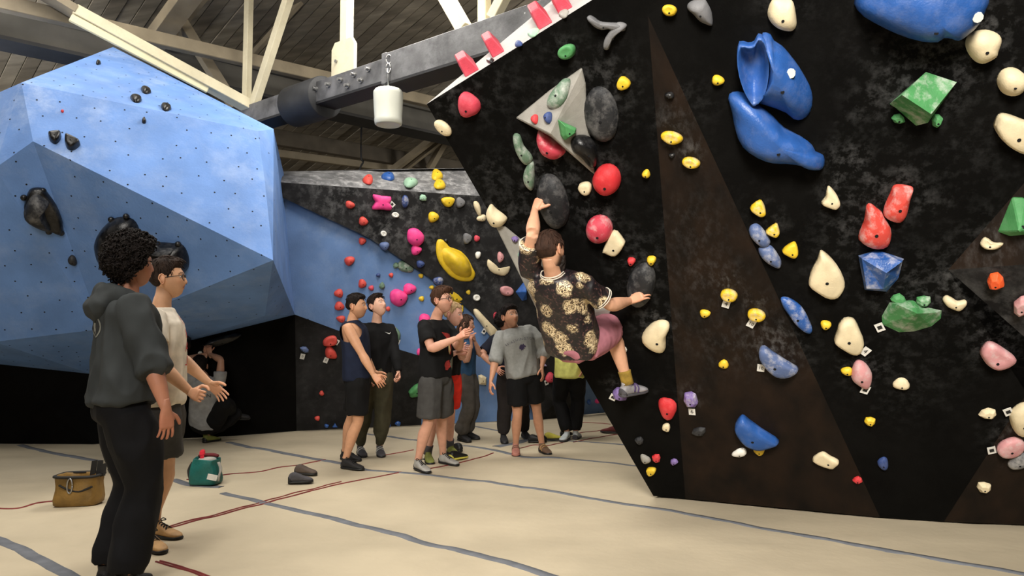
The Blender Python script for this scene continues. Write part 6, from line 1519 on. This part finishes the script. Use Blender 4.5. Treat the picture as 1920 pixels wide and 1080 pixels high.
# ================================================================ girders, trusses, hanging and floor things
def build_overhead():
    Yb = lambda x: 1.0 / (1 / 9.75 + (x - 500) / 500 * (1 / 7.0 - 1 / 9.75))
    # long steel beam: side face centre runs through these pixels
    ctr = lambda x: P(x, 212 + (x - 500) * (27 - 212) / 500, Yb(x))
    a, m1, m2, b = ctr(440), ctr(716), ctr(724), ctr(1180)
    zc = (a.z + b.z) / 2
    for v in (a, m1, m2, b): v.z = zc
    ax = (b - a).normalized(); nrm = V((0, 0, 1)).cross(ax)
    if nrm.dot(CAM - a) < 0: nrm = -nrm
    be = tag(empty('steel_beam', a), 'long worn grey and black steel beam crossing overhead', 'beam')
    back = -nrm * 0.15
    bar('beam_web', a + back, m1 + back, .29, .265, M_BEAM, be, side=nrm, bev=.006)
    bar('beam_casing', m2 + back, b + back, .33, .345, M_BEAM, be, side=nrm, bev=.006)
    dn = V((0, 0, -1))
    bar('bottom_plate', a + back + dn * .145, m1 + back + dn * .145, .30, .03, M_BEAMU, be, side=nrm)
    bar('bottom_plate', m2 + back + dn * .185, b + back + dn * .185, .34, .03, M_BEAMU, be, side=nrm)
    q = ctr(722); q.z = zc; bar('joint_plate', q + back - ax * .04, q + back + ax * .04, .345, .36, M_BEAM, be, side=nrm, bev=.006)
    # rubber sleeve clamped round the beam
    s0, s1 = ctr(533), ctr(592); s0.z = s1.z = zc - .03
    bm = bmesh.new(); s, u = frame_of(s1 - s0)
    R = .255
    loft_bm(bm, [(s0 + back, s * R, u * R), (s0 + back + ax * .01, s * (R + .01), u * (R + .01)), (s1 + back - ax * .01, s * (R + .01), u * (R + .01)), (s1 + back, s * R, u * R)], 28)
    o = bm_obj('rubber_sleeve', bm, M_RUBBER, be, True); o['label'] = 'black rubber sleeve round the beam'
    # bolts through the narrow end
    for px, py in ((592, 167), (616, 159), (639, 150), (664, 140), (691, 130), (652, 161), (677, 151)):
        c = on_plane(px, py, m1, nrm); bm = bmesh.new(); s, u = frame_of(nrm)
        loft_bm(bm, [(c - nrm * .01, s * .034, u * .034), (c + nrm * .012, s * .034, u * .034), (c + nrm * .0121, s * .02, u * .02), (c + nrm * .05, s * .02, u * .02)], 8)
        bm_obj('bolt', bm, M_STEEL, be)
    bm = bmesh.new()
    for px, py in ((768, 100), (768, 114), (768, 128), (798, 90), (798, 102), (798, 118), (843, 71), (850, 82), (845, 100), (902, 48), (902, 60), (900, 72), (940, 36), (945, 62), (985, 25), (988, 45)):
        c = on_plane(px, py, m1, nrm); s, u = frame_of(nrm)
        loft_bm(bm, [(c - nrm * .005, s * .014, u * .014), (c + nrm * .010, s * .010, u * .010)], 6)
    o = bm_obj('rivets', bm, M_STEEL, be); o['kind'] = 'stuff'
    # cream truss standing on it
    tr = tag(empty('roof_truss', m1), 'cream painted timber truss standing on the long steel beam', 'truss')
    off = nrm * -.10
    def on_beam(x, dz): q = ctr(x - 15); q.z = zc + dz; return q + back
    def inpl(x, y):
        return P(x, y, Yb(x) + .12)
    for x, w, x2 in ((458, .11, 458), (645, .135, 645), (905, .115, 903)):
        lo = on_beam(x, .12); hi = V(lo); hi.z = roof_z(hi) - .1
        bar('post', lo, hi, w, w * .8, M_CREAM, tr, side=ax, bev=.006)
    lo = on_beam(645, .10); g0 = V(lo) + nrm * .085 + ax * .09
    bm = bmesh.new(); zz = V((0, 0, 1)); hw = ax * .21
    pts = [g0 - hw, g0 + hw, g0 + hw + zz * .36, g0 + hw * .72 + zz * .44, g0 - hw * .72 + zz * .44, g0 - hw + zz * .36]
    f1 = [bm.verts.new(p) for p in pts]; f2 = [bm.verts.new(p + nrm * .045) for p in pts]
    bm.faces.new(f1); bm.faces.new(list(reversed(f2)))
    for i in range(6): bm.faces.new((f1[i], f1[(i + 1) % 6], f2[(i + 1) % 6], f2[i]))
    bm_obj('gusset_board', bm, M_CREAM, tr)
    c = g0 + nrm * .05 - ax * .11 + zz * .2; s, u = frame_of(nrm); bm = bmesh.new()
    loft_bm(bm, [(c, s * .02, u * .02), (c + nrm * .02, s * .02, u * .02)], 8); bm_obj('bolt', bm, M_STEEL, tr)
    ends = lambda p, q, k0, k1: (p.lerp(q, -k0), p.lerp(q, 1 + k1))
    for nm, p, q, w, h, m, k0, k1 in (('brace', inpl(468, 200), P(140, 22, 9.1), .19, .14, M_CREAM, 0, .0),
                                      ('brace', inpl(474, 203), inpl(540, 0), .12, .10, M_CREAM, 0, .9),
                                      ('brace', inpl(868, 50), inpl(836, -6), .15, .12, M_CREAM, .1, 1.5),
                                      ('brace', inpl(926, 30), inpl(952, -20), .12, .10, M_CREAM, .1, 2.5)):
        a_, b_ = ends(p, q, k0, k1)
        bar(nm, a_, b_, w, h, m, tr, side=ax, bev=.006)
    a_, b_ = P(140, 22, 9.1), P(100, -2, 8.95); bar('brace_splice', a_, b_.lerp(a_, -0.0) + (b_ - a_) * 2, .22, .10, M_DULL, tr, side=ax)
    # channel cover nailed along the lower side of the long brace, with its wire
    p, q = P(405, 163, 9.9), P(150, 28, 9.1); d = (q - p).normalized(); lowv = (V((0, 0, -1)) + d * d.z).normalized()
    bar('cable_channel', p + lowv * .07 + nrm * .08, q + lowv * .07 + nrm * .08, .10, .05, mat('pale_cable_channel', srgb(236, 228, 190), .5, .05, 4, .05, 30), tr, side=lowv, bev=.008)
    w0 = inpl(305, 108) + nrm * .13; bm = bmesh.new()
    tube_bm(bm, crom([w0 + d * .12 + V((0, 0, .05)), w0 + V((0, 0, .09)), w0 - d * .03 + V((0, 0, .0)), w0 - d * .0 + V((0, 0, -.13))], 5), .009, 6)
    bm_obj('wire_end', bm, M_WHITEP, tr, True)
    # duller members behind
    t2 = tag(empty('roof_truss', P(330, 60, 10.6)), 'dull brown timber truss behind the long pale brace', 'truss')
    for p, q, w, h in ((P(285, 85, 10.4), P(362, -20, 9.8), .28, .18), (P(440, 200, 10.9), P(328, 22, 10.4), .17, .14), (P(322, 80, 10.8), P(322, 45, 10.8), .16, .12),
                       (P(340, 44, 10.7), P(392, -20, 10.3), .12, .10), (P(468, 108, 11.6), P(572, -6, 11.2), .08, .08)):
        bar('strut', p, q, w, h, M_DULL, t2, bev=.005)
    t3 = tag(empty('roof_truss', P(800, 300, 15.5)), 'distant timber struts under the roof by the overhang edge', 'truss')
    for p, q, w, h in ((P(735, 320, 15.6), P(838, 240, 15.2), .14, .12), (P(752, 322, 15.8), P(850, 245, 15.4), .10, .10), (P(805, 316, 16), P(832, 268, 15.7), .14, .12), (P(752, 318, 15.9), P(752, 300, 15.9), .10, .10)):
        bar('strut', p, q, w, h, M_DULL, t3)
    # grey box girder and timber purlins along the other axis
    def beam_along(name, label, p, q, w, h, m, flange=None):
        q = FL(q[0], q[1], p.z); q = p.lerp(q, 2.0)
        if flange:
            e = tag(empty(name, p), label, 'beam')
            bar('girder_web', p, q, w, h, m, e, bev=.01)
            bar('girder_flange', p + V((0, 0, -h / 2)), q + V((0, 0, -h / 2)), w * 1.5, .05, flange, e)
            bar('girder_flange', p + V((0, 0, h / 2)), q + V((0, 0, h / 2)), w * 1.5, .05, m, e)
            return
        o = bar(name, p, q, w, h, m, bev=.01); tag(o, label, 'beam')
    beam_along('box_girder', 'wide grey girder passing behind the blue peak', P(-60, 37, 9.3), (960, 270), .34, .42, M_GREYT, mat('dark_girder_flange', srgb(64, 63, 62), .7, .1, 3, .1, 30))
    beam_along('roof_purlin', 'pale roof timber above the grey girder', P(-60, -8, 8.6), (960, 226), .14, .18, M_DULL)
    beam_along('roof_purlin', 'dark roof timber over the back wall, upper of two', P(470, 250, 13.8), (900, 322), .16, .30, mat('dark_timber', srgb(92, 84, 72), .8, .2, 3, .2, 25))
    beam_along('roof_purlin', 'thin pale roof timber just above the back wall', P(500, 285, 14.4), (800, 324), .12, .15, M_DULL)
    bm = bmesh.new(); z0 = P(677, 292, 14); tube_bm(bm, crom([z0 + V((0, 0, .9)), z0, z0 + V((.05, 0, -.1)), z0 + V((0, 0, -.2)), z0 + V((-.04, 0, -.32))], 4), .018, 6)
    tag(bm_obj('ceiling_hook', bm, M_BEAMU, None, True), 'dark hook hanging from the roof over the back wall', 'hook')
    # white tapered weight on a cable
    c = ctr(728); c.z = zc; c = c + nrm * .06
    pt = P(728, 162, c.y); sc = c.y / F
    pe = tag(empty('hanging_weight', P(728, 237, c.y)), 'white tapered plastic bucket hanging from the steel beam', 'weight')
    bm = bmesh.new()
    prof = [(161, 3), (164, 5), (166, 14), (169, 25), (173, 28.0), (178, 28.2), (200, 27.4), (222, 26.0), (224, 26.4), (228, 26.4), (233, 25.4), (235, 23.0), (233.5, 21), (231, 0.5)]
    loft_bm(bm, [(P(728, y, c.y), V((r * sc, 0, 0)), V((0, r * sc, 0))) for y, r in prof], 32)
    bm_obj('bucket_shell', bm, M_WHITEP, pe, True)
    bm = bmesh.new(); tube_bm(bm, [P(728, 163, c.y), P(727.5, 140, c.y), P(727, 128, c.y)], .008, 6); bm_obj('cable', bm, M_STEEL, pe, True)
    bm = bmesh.new(); tube_bm(bm, [P(728 + 4 * math.cos(t), 128 + 9 * math.sin(t), c.y - .005) for t in [k * math.pi / 8 for k in range(17)]], .008, 6); bm_obj('carabiner', bm, M_STEEL, pe, True)
    bm = bmesh.new(); tube_bm(bm, [P(729 + 5 * math.cos(t), 111 + 8 * math.sin(t), c.y + .01) for t in [k * math.pi / 8 for k in range(17)]], .008, 6); bm_obj('shackle', bm, M_STEEL, pe, True)

def soft_box(name, c, w, d, h, m, parent, top=1.0, crease=.012, seed=1.0, rot=0.0, open_top=True):
    """a sagging cloth bag: rounded-box sides, open rim"""
    bm = bmesh.new(); R = Matrix.Rotation(rot, 3, 'Z'); n = 28
    lv = [(0, .94), (.03, 1.0), (.2, 1.03), (.45, 1.0), (.7, .97 * (1 + top) / 2), (.9, top), (1.0, top * .99)]
    secs = [(c + V((0, 0, h * z)), R @ V((w / 2 * s, 0, 0)), R @ V((0, d / 2 * s, 0)), 4.5) for z, s in lv]
    if open_top: secs += [(c + V((0, 0, h * z)), R @ V((w / 2 * s, 0, 0)), R @ V((0, d / 2 * s, 0)), 4.5) for z, s in ((.99, top * .9), (.75, top * .86), (.72, .05))]
    loft_bm(bm, secs, n)
    bmesh.ops.subdivide_edges(bm, edges=bm.edges[:], cuts=1, use_grid_fill=True)
    for v in bm.verts:
        q = v.co * 11 + V((seed, 0, 0)); k = min(1, max(0, (v.co.z - c.z) * 20))
        v.co += V((noise.noise(q), noise.noise(q + V((9, 0, 0))), noise.noise(q + V((0, 9, 0))) * .6)) * crease * k * 1.6
    return bm_obj(name, bm, m, parent, True)
def build_floor_things():
    M_OCH = mat('ochre_bag_cloth', srgb(128, 98, 46), .55, .2, 8, .3, 60)
    M_OCHD = mat('black_bag_webbing', (.012, .011, .010, 1), .7, .2, 10, .2, 80)
    M_TEAL = mat('teal_bag_cloth', srgb(24, 98, 92), .5, .2, 8, .3, 60)
    M_LINER = mat('chalky_bag_liner', srgb(176, 172, 164), .9, .2, 9, .2, 60)
    # ochre chalk bucket
    c = FL(148, 944); sc = c.y / F
    e = tag(empty('chalk_bucket', c), 'ochre cloth chalk bucket with black rim and carabiner behind the dark trousers', 'bag')
    w, h = 76 * sc, 54 * sc
    soft_box('bag_body', c, w, w * .75, h, M_OCH, e, .94, .010, 3.0, .1)
    bm = bmesh.new(); R = Matrix.Rotation(.1, 3, 'Z')
    pts = []
    for k in range(41):
        t = 2 * math.pi * k / 40; ct, st = math.cos(t), math.sin(t)
        pts.append(c + R @ V((w / 2 * .97 * math.copysign(abs(ct) ** .5, ct), w * .375 * .97 * math.copysign(abs(st) ** .5, st), h * .97)))
    tube_bm(bm, pts, .011, 6, flat=1.7); bm_obj('bag_rim', bm, M_OCHD, e, True)
    for dx, dy, hh in ((.05, .10, .11), (.14, .02, .12), (.17, .02, .10)):
        bm = bmesh.new(); b0 = c + V((dx, dy, h * .9)); box_bm(bm, b0 + V((0, 0, hh / 2)), (.018, .006, .004), (0, .004, 0), (.006, 0, hh / 2)); bm_obj('webbing_loop', bm, M_OCHD, e)
    fr = c + R @ V((-w * .04, -w * .40, h * .70))
    bm = bmesh.new(); tube_bm(bm, [fr + V((.020 * math.cos(t), -.004, .055 * math.sin(t))) for t in [k * math.pi / 10 for k in range(21)]], .006, 6, V((0, 1, 0))); bm_obj('carabiner', bm, M_STEEL, e, True)
    bm = bmesh.new(); tube_bm(bm, crom([c + R @ V((x * w, -w * .385 + .01 * abs(x), h * z)) for x, z in ((-.30, .72), (-.1, .58), (.15, .50), (.36, .60), (.45, .66))], 4), .008, 6); bm_obj('front_strap', bm, M_OCHD, e, True)
    # teal chalk bucket
    c = FL(386, 906); sc = c.y / F
    e = tag(empty('chalk_bucket', c), 'teal cloth chalk bucket with a red brush on the mat', 'bag')
    w, h = 52 * sc, 46 * sc
    soft_box('bag_body', c, w, w * .8, h, M_TEAL, e, .86, .014, 8.0, -.1)
    bm = bmesh.new(); loft_bm(bm, [(c + V((0, 0, h * .86)), V((w * .36, 0, 0)), V((0, w * .28, 0))), (c + V((.01, 0, h * .99)), V((w * .30, 0, 0)), V((0, w * .22, 0))), (c + V((.02, 0, h * 1.03)), V((w * .12, 0, 0)), V((0, w * .1, 0)))], 14)
    bm_obj('bag_liner', bm, M_LINER, e, True)
    bm = bmesh.new(); tube_bm(bm, [c + V((w * .36 * math.cos(t) + .01, w * .27 * math.sin(t), h * (1.03 + .05 * math.sin(t)))) for t in [k * math.pi / 10 for k in range(2, 10)]], .016, 6); bm_obj('inner_rim', bm, mat('maroon_lining', srgb(104, 34, 38), .7, .1, 8), e, True)
    bm = bmesh.new(); box_bm(bm, c + V((-.03, -.02, h * 1.12)), (.016, 0, .003), (0, .008, 0), (0, 0, .05)); box_bm(bm, c + V((-.03, -.02, h * 1.22)), (.022, 0, .004), (0, .012, 0), (0, 0, .018)); bmesh.ops.bevel(bm, geom=bm.edges[:], offset=.003, segments=1, affect='EDGES')
    o = bm_obj('brush', bm, mat('red_plastic_brush', srgb(226, 44, 66), .4, .05, 8), e); o['label'] = 'red brush handle'
    bm = bmesh.new(); p0 = P(398, 895, c.y - w * .44); box_bm(bm, p0, (.042, 0, -.008), (0, .003, 0), (.006, 0, .024)); o = bm_obj('cloth_label', bm, M_TAG, e); o['label'] = 'white sewn label'
    for s in (-1, 1):
        bm = bmesh.new(); tube_bm(bm, crom([c + V((s * w * .46, -.02, h * .85)), c + V((s * w * .56, -.03, h * .6)), c + V((s * w * .53, -.04, h * .35)), c + V((s * w * .5, -.04, h * .12))], 4), .010, 6, flat=1.5); bm_obj('side_strap', bm, M_OCHD if s < 0 else M_LINER, e, True)
    # loose climbing shoes on the mat
    def loose(px, py, ang, L, lab, mu, ms, lift=0.0):
        g = FL(px, py, lift)
        shoe('climbing_shoe', g, V((math.cos(ang), math.sin(ang), 0)), L, mu, ms, None, lab, low=True)
    MG = mat('dark_grey_suede', srgb(72, 70, 74), .8, .2, 9, .2, 60); MK = mat('black_shoe_rubber', (.010, .010, .010, 1), .5, .1, 9, .1, 60)
    MY = mat('yellow_shoe_leather', srgb(206, 196, 84), .6, .15, 9, .15, 60)
    loose(553, 906, .35, .21, 'dark grey climbing shoe lying alone on the mat, left of the pair', MG, MK)
    loose(564, 890, -.1, .21, 'brownish grey climbing shoe lying alone on the mat, right of the pair', mat('brown_suede', srgb(88, 76, 68), .8, .2, 9, .2, 60), MK)
    loose(852, 862, .9, .26, 'black and yellow climbing shoe behind the feet of the clapping men', MK, MY, .0)
    loose(858, 846, 2.2, .26, 'black climbing shoe standing behind the feet of the clapping men', MK, MK, .0)
    loose(1030, 825, .25, .24, 'yellow climbing shoe on the mat behind the man in the grey sweatshirt', MY, MK)
    loose(1058, 818, .9, .22, 'dark brown shoe on the mat beside the yellow shoe', mat('brown_suede', (0, 0, 0, 1)), MK)
    loose(1000, 829, .0, .22, 'black shoe on the mat left of the yellow shoe', MK, MK)
    loose(1151, 812, 2.6, .26, 'dark red shoe half hidden behind the edge of the overhang', mat('dark_red_suede', srgb(96, 40, 40), .8, .2, 9), MK)
# ================================================================ build it
prep_holds()
roots = build_walls()
floor_root = build_floor()
build_shell()
bolt_holes(roots)
# volumes first: smaller holds may sit on them
for d in [d for d in _hl if d.get('cat') == 'volume']: build_hold(d)
for d in [d for d in _hl if d.get('cat') != 'volume']: build_hold(d)
build_overhead()
build_floor_things()
build_people()
